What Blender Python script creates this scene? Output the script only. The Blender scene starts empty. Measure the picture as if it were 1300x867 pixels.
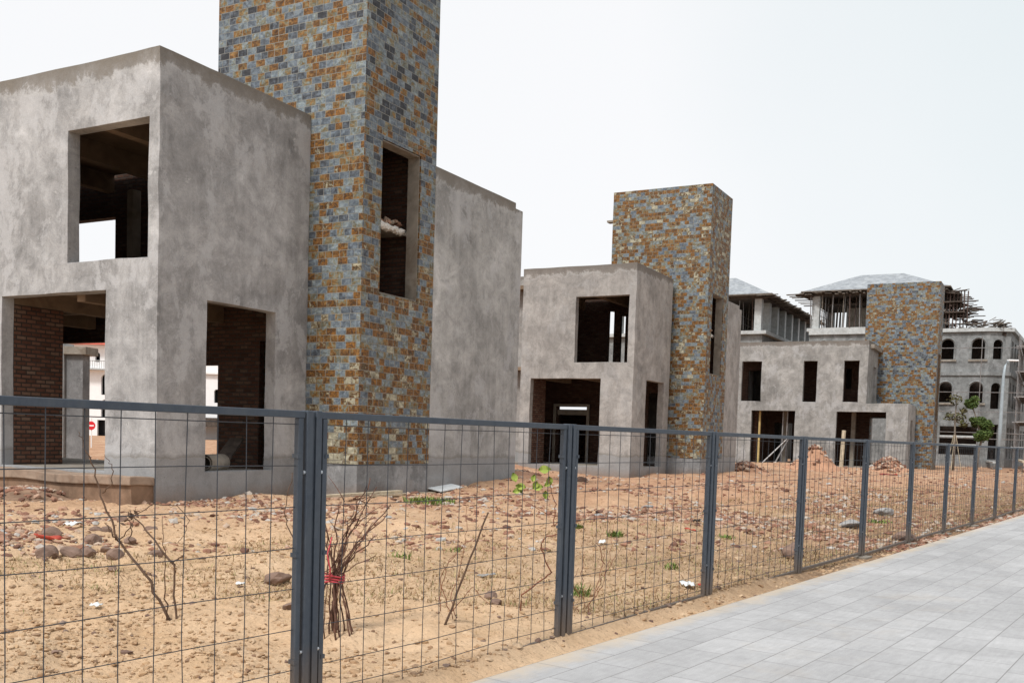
import bpy, bmesh, math, random
from math import sin, cos, tan, radians, pi
from mathutils import Vector, Matrix, noise
from mathutils.geometry import tessellate_polygon

random.seed(7)
scene = bpy.context.scene
C = scene.collection

# ---------------------------------------------------------------- helpers
def put(o, label=None, cat=None, group=None, kind=None):
    if label: o['label'] = label
    if cat: o['category'] = cat
    if group: o['group'] = group
    if kind: o['kind'] = kind
    return o

def empty(name, loc=(0, 0, 0), rz=0.0, label=None, cat=None, group=None):
    o = bpy.data.objects.new(name, None)
    o.empty_display_size = 0.3
    C.objects.link(o)
    o.location = loc
    o.rotation_euler = (0, 0, rz)
    return put(o, label, cat, group)

class MB:
    def __init__(s):
        s.v = []; s.f = []; s.m = []
    def face(s, pts, mi=0):
        b = len(s.v)
        s.v += [tuple(p) for p in pts]
        s.f.append(tuple(range(b, b + len(pts)))); s.m.append(mi)
    def box(s, lo, hi, mi=0, M=None):
        x0, y0, z0 = lo; x1, y1, z1 = hi
        P = [(x0,y0,z0),(x1,y0,z0),(x1,y1,z0),(x0,y1,z0),(x0,y0,z1),(x1,y0,z1),(x1,y1,z1),(x0,y1,z1)]
        if M is not None: P = [tuple(M @ Vector(p)) for p in P]
        b = len(s.v); s.v += P
        for f in ((0,3,2,1),(4,5,6,7),(0,1,5,4),(1,2,6,5),(2,3,7,6),(3,0,4,7)):
            s.f.append(tuple(b+i for i in f)); s.m.append(mi)
        return s
    def beam(s, a, b_, w, h, mi=0, roll=0):
        a = Vector(a); b_ = Vector(b_); d = b_ - a; L = d.length
        q = d.to_track_quat('X', 'Z').to_matrix().to_4x4()
        M = Matrix.Translation(a) @ q @ Matrix.Rotation(roll, 4, 'X')
        return s.box((0, -w/2, -h/2), (L, w/2, h/2), mi, M)
    def tube(s, pts, rad, seg=6, mi=0, cap=True):
        pts = [Vector(p) for p in pts]; n = len(pts)
        rr = rad if isinstance(rad, (list, tuple)) else [rad]*n
        b = len(s.v)
        for i, p in enumerate(pts):
            d = (pts[min(i+1, n-1)] - pts[max(i-1, 0)]).normalized()
            ref = Vector((0, 0, 1)) if abs(d.z) < 0.9 else Vector((1, 0, 0))
            u = d.cross(ref).normalized(); w = u.cross(d).normalized()
            for k in range(seg):
                a = 2*pi*k/seg
                s.v.append(tuple(p + (u*cos(a) + w*sin(a))*rr[i]))
        for i in range(n-1):
            for k in range(seg):
                k2 = (k+1) % seg
                s.f.append((b+i*seg+k, b+(i+1)*seg+k, b+(i+1)*seg+k2, b+i*seg+k2)); s.m.append(mi)
        if cap:
            s.f.append(tuple(b+k for k in range(seg))); s.m.append(mi)
            s.f.append(tuple(b+(n-1)*seg+k for k in reversed(range(seg)))); s.m.append(mi)
        return s
    def lump(s, c, r, rnd, flat=0.7, mi=0, jag=0.3):
        # irregular 12-vertex stone
        c = Vector(c); b = len(s.v)
        g = (1+5**.5)/2
        ico = [(-1,g,0),(1,g,0),(-1,-g,0),(1,-g,0),(0,-1,g),(0,1,g),(0,-1,-g),(0,1,-g),(g,0,-1),(g,0,1),(-g,0,-1),(-g,0,1)]
        R = Matrix.Rotation(rnd.uniform(0, 6.3), 3, 'Z') @ Matrix.Rotation(rnd.uniform(-.5, .5), 3, 'X')
        sx, sy = rnd.uniform(.75, 1.35), rnd.uniform(.7, 1.1)
        for p in ico:
            q = Vector(p)/1.9*r*(1+rnd.uniform(-jag, jag))
            q = R @ Vector((q.x*sx, q.y*sy, q.z*flat))
            s.v.append(tuple(c+q))
        for f in ((0,11,5),(0,5,1),(0,1,7),(0,7,10),(0,10,11),(1,5,9),(5,11,4),(11,10,2),(10,7,6),(7,1,8),
                  (3,9,4),(3,4,2),(3,2,6),(3,6,8),(3,8,9),(4,9,5),(2,4,11),(6,2,10),(8,6,7),(9,8,1)):
            s.f.append(tuple(b+i for i in f)); s.m.append(mi)
    def build(s, name, mats, parent=None, smooth=False, bevel=0.0, uv=True, M=None, rnd_bev=0):
        me = bpy.data.meshes.new(name)
        V = s.v if M is None else [tuple(M @ Vector(p)) for p in s.v]
        me.from_pydata(V, [], s.f)
        if not isinstance(mats, (list, tuple)): mats = [mats]
        for m in mats: me.materials.append(m)
        if len(mats) > 1: me.polygons.foreach_set('material_index', s.m)
        if uv:
            L = me.uv_layers.new(name='UVMap').data
            for p in me.polygons:
                n = p.normal; ax = max(range(3), key=lambda i: abs(n[i]))
                for li in p.loop_indices:
                    co = me.vertices[me.loops[li].vertex_index].co
                    L[li].uv = (co.y, co.z) if ax == 0 else ((co.x, co.z) if ax == 1 else (co.x, co.y))
        if smooth: me.polygons.foreach_set('use_smooth', [True]*len(me.polygons))
        o = bpy.data.objects.new(name, me); C.objects.link(o)
        if parent: o.parent = parent
        if bevel:
            b = o.modifiers.new('bev', 'BEVEL'); b.width = bevel; b.segments = 2; b.limit_method = 'ANGLE'; b.angle_limit = radians(40)
        me.update()
        return o

def solid(adds, subs=(), wob=0.0, maxcell=0):
    """union of boxes minus boxes, as one clean shell. box = (x0,x1,y0,y1,z0,z1)"""
    cuts = [set(), set(), set()]
    for b in list(adds)+list(subs):
        for i in range(3): cuts[i].update((round(b[2*i], 4), round(b[2*i+1], 4)))
    lo = [min(b[2*i] for b in adds) for i in range(3)]; hi = [max(b[2*i+1] for b in adds) for i in range(3)]
    ax = []
    for i in range(3):
        c = sorted(x for x in cuts[i] if lo[i]-1e-5 <= x <= hi[i]+1e-5)
        if maxcell:
            d = [c[0]]
            for a, b in zip(c, c[1:]):
                n = max(1, int(math.ceil((b-a)/maxcell)))
                d += [a+(b-a)*k/n for k in range(1, n+1)]
            c = d
        ax.append(c)
    X, Y, Z = ax
    def ins(b, p): return b[0] < p[0] < b[1] and b[2] < p[1] < b[3] and b[4] < p[2] < b[5]
    nx, ny, nz = len(X)-1, len(Y)-1, len(Z)-1
    G = {}
    for i in range(nx):
        for j in range(ny):
            for k in range(nz):
                p = ((X[i]+X[i+1])/2, (Y[j]+Y[j+1])/2, (Z[k]+Z[k+1])/2)
                if any(ins(b, p) for b in adds) and not any(ins(b, p) for b in subs): G[(i, j, k)] = 1
    mb = MB(); idx = {}
    def vi(i, j, k):
        if (i, j, k) not in idx:
            idx[(i, j, k)] = len(mb.v)
            p = Vector((X[i], Y[j], Z[k]))
            if wob:
                q = p*1.3
                p = p + Vector((noise.noise(q+Vector((9, 0, 0))), noise.noise(q+Vector((0, 9, 0))), noise.noise(q+Vector((0, 0, 9)))))*wob
            mb.v.append(tuple(p))
        return idx[(i, j, k)]
    D = {(1,0,0): ((1,0,0),(1,1,0),(1,1,1),(1,0,1)), (-1,0,0): ((0,0,0),(0,0,1),(0,1,1),(0,1,0)),
         (0,1,0): ((0,1,0),(0,1,1),(1,1,1),(1,1,0)), (0,-1,0): ((0,0,0),(1,0,0),(1,0,1),(0,0,1)),
         (0,0,1): ((0,0,1),(1,0,1),(1,1,1),(0,1,1)), (0,0,-1): ((0,0,0),(0,1,0),(1,1,0),(1,0,0))}
    for (i, j, k) in G:
        for d, q in D.items():
            if (i+d[0], j+d[1], k+d[2]) not in G:
                mb.f.append(tuple(vi(i+a, j+b, k+c) for a, b, c in q)); mb.m.append(0)
    return mb

# ---------------------------------------------------------------- node helpers
class NT:
    def __init__(s, name):
        s.m = bpy.data.materials.new(name); s.m.use_nodes = True
        s.t = s.m.node_tree; s.n = s.t.nodes; s.l = s.t.links
        s.b = s.n['Principled BSDF']
        s.b.inputs['Specular IOR Level'].default_value = 0.25
    def new(s, ty, **k):
        n = s.n.new(ty)
        for a, v in k.items(): setattr(n, a, v)
        return n
    def set(s, sock, v):
        if hasattr(v, 'links') or isinstance(v, bpy.types.NodeSocket): s.l.new(v, sock)
        else: sock.default_value = v
    def noise(s, vec, scale, detail=5, rough=.55, dist=0.0, out=0):
        n = s.new('ShaderNodeTexNoise'); s.l.new(vec, n.inputs['Vector'])
        n.inputs['Scale'].default_value = scale; n.inputs['Detail'].default_value = detail
        n.inputs['Roughness'].default_value = rough; n.inputs['Distortion'].default_value = dist
        return n.outputs[out]
    def coords(s, kind='Object', scale=(1, 1, 1), loc=(0, 0, 0)):
        c = s.new('ShaderNodeTexCoord'); m = s.new('ShaderNodeMapping')
        s.l.new(c.outputs[kind], m.inputs[0]); m.inputs['Scale'].default_value = scale; m.inputs['Location'].default_value = loc
        return m.outputs[0]
    def ramp(s, fac, stops, interp='LINEAR'):
        r = s.new('ShaderNodeValToRGB'); s.set(r.inputs[0], fac); cr = r.color_ramp; cr.interpolation = interp
        while len(cr.elements) < len(stops): cr.elements.new(.5)
        for e, (p, c) in zip(cr.elements, stops):
            e.position = p
            e.color = (c, c, c, 1) if isinstance(c, (int, float)) else (*c, 1)
        return r.outputs[0]
    def mix(s, fac, a, b, mode='MIX'):
        m = s.new('ShaderNodeMix', data_type='RGBA', blend_type=mode)
        s.set(m.inputs[0], fac)
        for sk, v in ((m.inputs[6], a), (m.inputs[7], b)):
            if isinstance(v, (tuple, list)): sk.default_value = (*v[:3], 1)
            elif isinstance(v, (int, float)): sk.default_value = (v, v, v, 1)
            else: s.l.new(v, sk)
        return m.outputs[2]
    def math(s, op, a, b=0.0, clamp=False):
        m = s.new('ShaderNodeMath', operation=op); m.use_clamp = clamp
        s.set(m.inputs[0], a); s.set(m.inputs[1], b)
        return m.outputs[0]
    def bump(s, h, strength=.3, dist=.02, normal=None):
        b = s.new('ShaderNodeBump'); b.inputs['Strength'].default_value = strength; b.inputs['Distance'].default_value = dist
        s.l.new(h, b.inputs['Height'])
        if normal: s.l.new(normal, b.inputs['Normal'])
        return b.outputs[0]
    def sep(s, vec):
        x = s.new('ShaderNodeSeparateXYZ'); s.l.new(vec, x.inputs[0]); return x.outputs
    def done(s, col, rough=.85, normal=None, metal=0.0):
        s.set(s.b.inputs['Base Color'], col if not isinstance(col, tuple) else (*col, 1))
        s.set(s.b.inputs['Roughness'], rough); s.b.inputs['Metallic'].default_value = metal
        if normal: s.l.new(normal, s.b.inputs['Normal'])
        return s.m

def plaster(name, base=(.33, .33, .325), ztop=None, zlow=None, patch=1.0, warm=(.29, .26, .22), seed=0.0, dark=.62):
    t = NT(name); co = t.coords('Object', loc=(seed, seed*.7, 0)); raw = t.coords('Object')
    big = t.noise(co, .45, 6, .6, .6)
    col = t.mix(t.ramp(big, [(.3, 0), (.7, 1)]), tuple(c*dark for c in base), tuple(min(1, c*1.25) for c in base))
    n0 = t.noise(co, 2.2, 14, .8, .5)
    col = t.mix(.75, col, t.ramp(n0, [(.34, .42), (.5, .92), (.64, 1.3)]), 'MULTIPLY')
    n00 = t.noise(t.coords('Object', (1, 1, 1.3), (seed+40, 2, 9)), .8, 6, .6, .3)
    col = t.mix(.45, col, t.ramp(n00, [(.38, .6), (.52, 1.0), (.62, 1.2)]), 'MULTIPLY')
    mid = t.noise(co, 1.9, 10, .72, .3)
    col = t.mix(t.math('MULTIPLY', t.ramp(mid, [(.42, 0), (.62, 1)]), .42), col, tuple(c*.62 for c in base))
    # streaks running down the wall
    st = t.noise(t.coords('Object', (2.6, 2.6, .22), (seed, 0, 0)), 1.5, 5, .6)
    col = t.mix(t.math('MULTIPLY', t.ramp(st, [(.5, 0), (.72, 1)]), .35), col, tuple(min(1, c*1.3) for c in base))
    # pale efflorescence with crisp edges
    e = t.noise(t.coords('Object', (1, 1, .7), (seed, seed*.7, 0)), 1.1, 12, .72, .25)
    col = t.mix(t.math('MULTIPLY', t.ramp(e, [(.52, 0), (.57, 1)]), .36*patch), col, (.45, .455, .465))
    e2 = t.noise(t.coords('Object', loc=(seed+11, 3, 5)), 2.6, 12, .78, .2)
    col = t.mix(t.math('MULTIPLY', t.ramp(e2, [(.6, 0), (.66, 1)]), .4*patch), col, (.5, .5, .5))
    # small dark smudges
    d = t.noise(co, 3.1, 12, .8, .4)
    col = t.mix(t.math('MULTIPLY', t.ramp(d, [(.62, 0), (.68, 1)]), .5), col, tuple(c*.42 for c in base))
    z = t.sep(raw)[2]
    ed = t.noise(co, 1.6, 6, .6)
    if ztop is not None:
        ed2 = t.noise(co, 1.9, 12, .74, .3)
        zz = t.math('ADD', z, t.math('MULTIPLY', t.math('SUBTRACT', ed2, .5), 1.0))
        k = t.ramp(t.math('SUBTRACT', zz, ztop-.78), [(.47, 0), (.56, .75), (.75, 1)])
        col = t.mix(t.math('MULTIPLY', k, .92), col, t.mix(mid, tuple(c*.42 for c in warm), tuple(c*.74 for c in warm)))
        k2 = t.ramp(t.math('SUBTRACT', zz, ztop-.84), [(.46, 0), (.52, 1), (.57, 0)])
        col = t.mix(t.math('MULTIPLY', k2, .35), col, (.46, .46, .45))
    if zlow is not None:
        zz = t.math('ADD', z, t.math('MULTIPLY', t.math('SUBTRACT', ed, .5), .28))
        k = t.ramp(t.math('SUBTRACT', zz, zlow-.5), [(.49, 1), (.51, 0)])
        col = t.mix(t.math('MULTIPLY', k, .75), col, t.mix(n0, (.17, .175, .18), (.34, .345, .35)))
        k2 = t.ramp(t.math('SUBTRACT', zz, zlow-.5), [(.49, 0), (.515, 1), (.6, 0)])
        col = t.mix(t.math('MULTIPLY', k2, .6), col, (.16, .15, .13))
    zm = t.math('ADD', z, t.math('MULTIPLY', t.math('SUBTRACT', ed, .5), .5))
    col = t.mix(t.math('MULTIPLY', t.ramp(zm, [(.22, 1), (.55, 0)]), .55), col, (.22, .145, .095))
    fine = t.noise(co, 38, 4, .7)
    col = t.mix(.25, col, t.ramp(fine, [(.3, .45), (.7, 1.2)]), 'MULTIPLY')
    pore = t.noise(co, 13, 3, .5)
    col = t.mix(t.math('MULTIPLY', t.ramp(pore, [(.70, 0), (.735, 1)]), .5), col, (.12, .115, .11))
    h = t.math('ADD', t.math('MULTIPLY', mid, 1.0), t.math('MULTIPLY', fine, .22))
    return t.done(col, t.ramp(e, [(.4, .92), (.6, .75)]), t.bump(h, .55, .03))

def slate(name, bias=0.0, zb=None, seed=0.0):
    t = NT(name)
    c = t.new('ShaderNodeTexCoord'); mp = t.new('ShaderNodeMapping'); t.l.new(c.outputs['UV'], mp.inputs[0]); mp.inputs['Location'].default_value = (seed, 0.013, 0)
    uv = mp.outputs[0]; ob = t.coords('Object', loc=(seed, 0, 0))
    def brick(w, h, c1, c2, mo, ms=.007, sq=.72):
        b = t.new('ShaderNodeTexBrick'); t.l.new(uv, b.inputs['Vector'])
        b.inputs['Scale'].default_value = 1; b.inputs['Brick Width'].default_value = w; b.inputs['Row Height'].default_value = h
        b.inputs['Mortar Size'].default_value = ms; b.inputs['Mortar Smooth'].default_value = .3
        b.offset = .43; b.offset_frequency = 2; b.squash = sq; b.squash_frequency = 3
        b.inputs['Color1'].default_value = (c1, c1, c1, 1); b.inputs['Color2'].default_value = (c2, c2, c2, 1); b.inputs['Mortar'].default_value = (mo, mo, mo, 1)
        return b
    b = brick(.255, .142, 0, 1, .5)
    r = b.outputs['Color']
    big = t.noise(ob, .35, 3, .5)
    v = t.math('ADD', t.math('MULTIPLY', r, .8), t.math('MULTIPLY', t.math('SUBTRACT', big, .5), .75))
    v = t.math('ADD', v, .09+bias)
    if zb is not None:
        z = t.sep(t.coords('Object'))[2]
        mr = t.new('ShaderNodeMapRange'); t.l.new(z, mr.inputs[0])
        mr.inputs[1].default_value = zb[0]; mr.inputs[2].default_value = zb[1]; mr.inputs[3].default_value = zb[2]; mr.inputs[4].default_value = zb[3]
        v = t.math('ADD', v, mr.outputs[0])
    inner = t.noise(ob, 7, 4, .6, 1.0)
    v = t.math('ADD', v, t.math('MULTIPLY', t.math('SUBTRACT', inner, .5), .8), True)
    stops = [(0, (.04, .042, .048)), (.08, (.075, .085, .10)), (.2, (.12, .145, .175)), (.32, (.165, .20, .23)), (.42, (.215, .25, .255)), (.49, (.16, .165, .13)),
             (.56, (.20, .15, .075)), (.63, (.235, .115, .032)), (.70, (.085, .048, .026)), (.78, (.25, .115, .025)), (.86, (.065, .034, .022)), (.93, (.20, .15, .08)), (1, (.38, .36, .27))]
    col = t.ramp(v, stops)
    ve = t.noise(t.coords('Object', (1, 1, 1.8), (3, seed, 1)), 6.5, 4, .6, .8)
    col = t.mix(.78, col, t.ramp(ve, [(.3, .35), (.5, .85), (.68, 1.45)]), 'MULTIPLY')
    ve2 = t.noise(ob, 34, 5, .7, .5)
    col = t.mix(.5, col, t.ramp(ve2, [(.3, .55), (.7, 1.3)]), 'MULTIPLY')
    mor = t.ramp(b.outputs['Fac'], [(.3, 0), (.8, 1)])
    mcol = t.mix(t.noise(ob, 2.2, 4), (.15, .14, .12), (.38, .37, .33))
    col = t.mix(t.math('MULTIPLY', mor, .75), col, mcol)
    h = t.math('SUBTRACT', t.math('ADD', t.math('MULTIPLY', r, .45), t.math('MULTIPLY', inner, .5)), t.math('MULTIPLY', mor, 1.0))
    return t.done(col, t.ramp(inner, [(.3, .5), (.7, .8)]), t.bump(h, .7, .022))

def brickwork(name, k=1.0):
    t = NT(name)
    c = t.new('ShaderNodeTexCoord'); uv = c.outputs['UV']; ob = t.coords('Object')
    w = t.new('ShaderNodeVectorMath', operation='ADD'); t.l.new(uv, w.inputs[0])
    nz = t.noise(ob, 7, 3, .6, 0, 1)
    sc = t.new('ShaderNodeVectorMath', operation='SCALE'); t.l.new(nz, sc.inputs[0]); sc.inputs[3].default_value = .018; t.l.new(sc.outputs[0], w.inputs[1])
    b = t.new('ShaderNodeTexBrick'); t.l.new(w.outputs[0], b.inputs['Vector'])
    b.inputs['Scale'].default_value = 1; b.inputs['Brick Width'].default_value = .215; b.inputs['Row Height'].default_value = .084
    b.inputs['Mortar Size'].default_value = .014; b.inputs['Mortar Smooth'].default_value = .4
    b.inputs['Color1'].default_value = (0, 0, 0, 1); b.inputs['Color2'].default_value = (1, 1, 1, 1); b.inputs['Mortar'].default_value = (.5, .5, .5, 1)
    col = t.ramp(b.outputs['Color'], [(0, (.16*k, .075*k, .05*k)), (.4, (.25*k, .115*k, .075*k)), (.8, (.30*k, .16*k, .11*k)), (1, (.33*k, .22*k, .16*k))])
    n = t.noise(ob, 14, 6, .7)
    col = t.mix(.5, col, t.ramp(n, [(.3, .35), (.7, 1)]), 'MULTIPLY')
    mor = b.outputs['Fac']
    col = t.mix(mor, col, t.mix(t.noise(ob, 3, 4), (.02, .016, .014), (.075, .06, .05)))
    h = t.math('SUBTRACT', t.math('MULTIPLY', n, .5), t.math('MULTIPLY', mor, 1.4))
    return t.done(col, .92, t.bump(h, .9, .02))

def simple(name, col, rough=.7, var=.25, scale=6, metal=0.0, bump=.2, dirt=None, spec=None):
    t = NT(name); ob = t.coords('Object')
    n = t.noise(ob, scale, 6, .62, .5)
    c = t.mix(t.ramp(n, [(.3, 0), (.7, 1)]), tuple(x*(1-var) for x in col), tuple(min(1, x*(1+var)) for x in col))
    if dirt:
        n2 = t.noise(ob, scale*.5, 8, .7, 1.)
        c = t.mix(t.math('MULTIPLY', t.ramp(n2, [(.5, 0), (.65, 1)]), .6), c, dirt)
    if spec is not None: t.b.inputs['Specular IOR Level'].default_value = spec
    return t.done(c, rough, t.bump(n, bump, .01), metal)

def island(name, stops, rough=.9, scale=20, var=.4):
    t = NT(name); g = t.new('ShaderNodeNewGeometry')
    c = t.ramp(g.outputs['Random Per Island'], stops)
    n = t.noise(t.coords('Object'), scale, 5, .65)
    c = t.mix(var, c, t.ramp(n, [(.3, .3), (.7, 1)]), 'MULTIPLY')
    return t.done(c, rough, t.bump(n, .5, .01))

# ---------------------------------------------------------------- camera
PITCH, ROLL, F, CY = radians(-3.1554838), radians(1.7892830), 1253.7037, 621.8797
cd = bpy.data.cameras.new('camera'); cam = bpy.data.objects.new('camera', cd); C.objects.link(cam)
R0 = Vector((1, 0, 0)); U0 = Vector((0, -sin(PITCH), cos(PITCH))); FW = Vector((0, cos(PITCH), sin(PITCH)))
RR = R0*cos(ROLL)+U0*sin(ROLL); UU = -R0*sin(ROLL)+U0*cos(ROLL)
cam.matrix_world = Matrix(((RR.x, UU.x, -FW.x, 0), (RR.y, UU.y, -FW.y, 0), (RR.z, UU.z, -FW.z, 1.6), (0, 0, 0, 1)))
cd.sensor_width = 36; cd.lens = F/1300*36; cd.shift_y = (CY-433.5)/1300
cd.clip_start = .1; cd.clip_end = 6000
scene.camera = cam

def ray(px, py):
    u, v = px-650, py-CY
    a, b = u*cos(ROLL)+v*sin(ROLL), -u*sin(ROLL)+v*cos(ROLL)
    return (R0*a - U0*b + FW*F).normalized()

# ---------------------------------------------------------------- terrain height
TF, CF = tan(radians(35.228205)), cos(radians(35.228205))
FD = Vector((sin(radians(35.228205)), CF, 0))          # along the fence, away from the camera
FN = Vector((-CF, FD.x, 0))                             # from the fence into the building lot
def fdist(x, y): return (TF*y-5.052473-x)*CF
def sm(a, b, x):
    t = min(1, max(0, (x-a)/(b-a))); return t*t*(3-2*t)
BL = {1: (-6.234, 17.233), 2: (4.326, 36.50), 3: (21.39, 60.38)}
TH = radians(28.487); RZ = pi/2-TH
def LW(b, s, t, z=0):
    return Vector((BL[b][0]+s*sin(TH)-t*cos(TH), BL[b][1]+s*cos(TH)+t*sin(TH), z))
bumps = [(*LW(2, -2.2, 4.5)[:2], 2.2, .22), (*LW(1, 10.5, -1.8)[:2], 2.0, .18), (-5.6, 13.2, .9, .08), (-2.4, 11.5, 1.3, .08), (6, 26, 2.5, .15),
         (*LW(3, -3, 4)[:2], 3.0, .2), (9, 31, 3, .12), (1.5, 22, 2.0, .12), (*LW(2, -1, 0)[:2], 2.2, -.12), (*LW(1, -.4, -.2)[:2], 1.3, -.10), (*LW(1, 9, -2)[:2], 1.2, .1)]
def H(x, y):
    d = fdist(x, y)
    if d < -.28: return -.14 - .06*sm(.3, .6, -d)
    bury = 1-sm(10.5, 14, y)
    base = -.035 + (.085*bury)*sm(-.22, .05, d) + .29*sm(.6, 7.5, d)
    for bx, by, r, a in bumps:
        q = ((x-bx)**2+(y-by)**2)/(r*r)
        if q < 9: base += a*math.exp(-q)
    far = 1-sm(60, 90, y)*.7
    k = sm(-.28, .9, d)*far
    if y > 90 or abs(x) > 60: return base*.6 + .12*noise.noise(Vector((x*.1, y*.1, 0)))
    p = Vector((x, y, 3.3))
    h = .10*noise.noise(p*.45) + .08*noise.noise(p*1.2) + .042*noise.noise(p*3.7)
    if y < 34: h += .026*noise.noise(p*8.1) + .014*noise.noise(p*19)
    return base + h*k
def ground_hit(px, py):
    d = ray(px, py); o = Vector((0, 0, 1.6)); z = .1
    for _ in range(12):
        q = o + d*((z-1.6)/d.z); z = H(q.x, q.y)
    return Vector((q.x, q.y, z))

# ---------------------------------------------------------------- materials
M = {}
M['plaster1'] = plaster('plaster_left_villa', (.385, .385, .387), 8.05, .98, 1.7)
M['plaster1w'] = plaster('plaster_left_wing', (.41, .41, .40), 7.54, 1.02, 1.3, seed=4.0)
M['plaster2'] = plaster('plaster_middle_villa', (.345, .328, .310), 8.05, .95, .45, (.27, .24, .21), 8.0, .8)
M['plaster3'] = plaster('plaster_right_villa', (.295, .29, .278), 8.05, None, .9, (.25, .22, .19), 15.0, .75)
M['plinth'] = plaster('plinth_render', (.25, .255, .26), None, None, 1.0, seed=2.0)
M['slate1'] = slate('slate_cladding_blue_orange', .0, (3.2, 8.2, .15, -.09), 0.0)
M['slate2'] = slate('slate_cladding_orange_green', .12, None, 5.0)
M['slate3'] = slate('slate_cladding_blue_grey', -.0, None, 11.0)
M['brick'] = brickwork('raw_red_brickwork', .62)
M['brick_dark'] = brickwork('shaded_brickwork', .34)  # darker copy of the brickwork, shade of the rooms put into its colour
M['conc'] = simple('formed_concrete', (.26, .235, .20), .85, .25, 3, dirt=(.15, .11, .075))
M['conc_brown'] = simple('shuttered_concrete', (.20, .145, .10), .85, .3, 2, dirt=(.14, .095, .06))
M['grey4'] = plaster('grey_render_block', (.225, .235, .235), None, None, .5, seed=21.0, dark=.7)
M['grey4l'] = simple('pale_concrete_column', (.42, .44, .44), .85, .2, 3, dirt=(.28, .28, .27))
def steel_mat():
    t = NT('fence_paint_blue_grey'); ob = t.coords('Object')
    n = t.noise(ob, 25, 6, .7); b = t.noise(t.coords('Object', (1, 1, .25)), 9, 6, .65)
    col = t.mix(t.ramp(n, [(.3, 0), (.7, 1)]), (.036, .048, .066), (.055, .07, .092))
    col = t.mix(t.math('MULTIPLY', t.ramp(b, [(.45, 0), (.7, 1)]), .45), col, (.105, .115, .125))
    z = t.math('ADD', t.sep(ob)[2], t.math('MULTIPLY', t.math('SUBTRACT', b, .5), .5))
    col = t.mix(t.math('MULTIPLY', t.ramp(z, [(.05, 1), (.4, 0)]), .55), col, (.20, .14, .09))
    t.b.inputs['Specular IOR Level'].default_value = .5
    return t.done(col, t.ramp(b, [(.3, .38), (.7, .7)]), t.bump(n, .08, .003), .1)
M['steel'] = steel_mat()
M['wire'] = simple('fence_wire_paint', (.06, .065, .075), .5, .15, 20, .2, .05)
M['galv'] = simple('galvanised_bolt', (.5, .52, .55), .35, .1, 30, .8, .05)
M['timber'] = simple('weathered_timber', (.15, .13, .11), .85, .45, 4, dirt=(.07, .06, .05))
M['timber_pale'] = simple('pale_new_timber', (.48, .41, .30), .8, .25, 5, dirt=(.3, .25, .18))
M['timber_dark'] = simple('dark_timber', (.075, .06, .05), .85, .5, 4)  # timber in a darker tone
M['pole'] = simple('scaffold_tube', (.24, .235, .235), .5, .3, 6, .5, .1, dirt=(.2, .13, .09))
M['prop_red'] = simple('rusty_prop', (.10, .07, .06), .7, .35, 6, .2, .1)
M['roofgrey'] = simple('grey_roof_slate', (.25, .27, .29), .8, .3, 2.5, dirt=(.38, .4, .41))
M['tile_red'] = simple('red_roof_tile', (.45, .095, .06), .7, .2, 1.5)
M['white'] = simple('white_painted_render', (.80, .80, .80), .7, .04, 2)
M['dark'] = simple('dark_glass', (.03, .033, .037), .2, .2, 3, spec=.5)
M['lamp'] = simple('lamp_post_paint', (.34, .39, .42), .5, .1, 4, .2)
M['bark'] = simple('pale_bark', (.2, .17, .14), .9, .35, 8)
M['footing'] = simple('muddy_footing', (.21, .135, .09), .95, .35, 3, dirt=(.12, .075, .05), bump=.9)
M['slabdirty'] = simple('dirty_slab', (.27, .20, .15), .9, .35, 3, dirt=(.19, .115, .075), bump=1.0)
M['leaf'] = island('green_leaves', [(0, (.045, .075, .02)), (.5, (.075, .12, .03)), (1, (.12, .16, .045))], .7, 6, .2)
M['leafb'] = island('brownish_leaves', [(0, (.07, .06, .035)), (.5, (.13, .11, .05)), (1, (.12, .14, .05))], .8, 6, .2)
M['leafbright'] = island('bright_green_leaves', [(0, (.17, .24, .04)), (1, (.32, .38, .08))], .6, 6, .2)
M['twig'] = simple('dead_brown_twig', (.10, .062, .042), .85, .4, 14)
M['twigdark'] = simple('red_brown_twig', (.115, .06, .042), .85, .5, 18)
M['twigred'] = simple('reddish_vine_stem', (.20, .085, .05), .8, .4, 14)
M['tape'] = simple('red_plastic_tape', (.45, .06, .075), .5, .15, 20)
M['redrag'] = simple('red_plastic_scrap', (.42, .07, .045), .6, .25, 8)
M['yellow'] = simple('yellow_timber', (.50, .37, .16), .8, .2, 4)
M['stone'] = island('brown_field_stone', [(0, (.15, .09, .07)), (.5, (.23, .15, .115)), (1, (.27, .20, .16))], .9, 9, .6)
M['stonegrey'] = island('grey_concrete_lump', [(0, (.24, .24, .235)), (1, (.40, .39, .38))], .9, 9, .5)
M['signred'] = simple('sign_red', (.6, .02, .03), .5, .05, 4)
M['signwhite'] = simple('sign_white', (.8, .8, .8), .5, .03, 4)
M['rough_white'] = simple('limewashed_slab_edge', (.62, .60, .56), .9, .2, 12, bump=.8)
M['styro'] = simple('white_board_scrap', (.66, .68, .68), .7, .12, 6)

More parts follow.
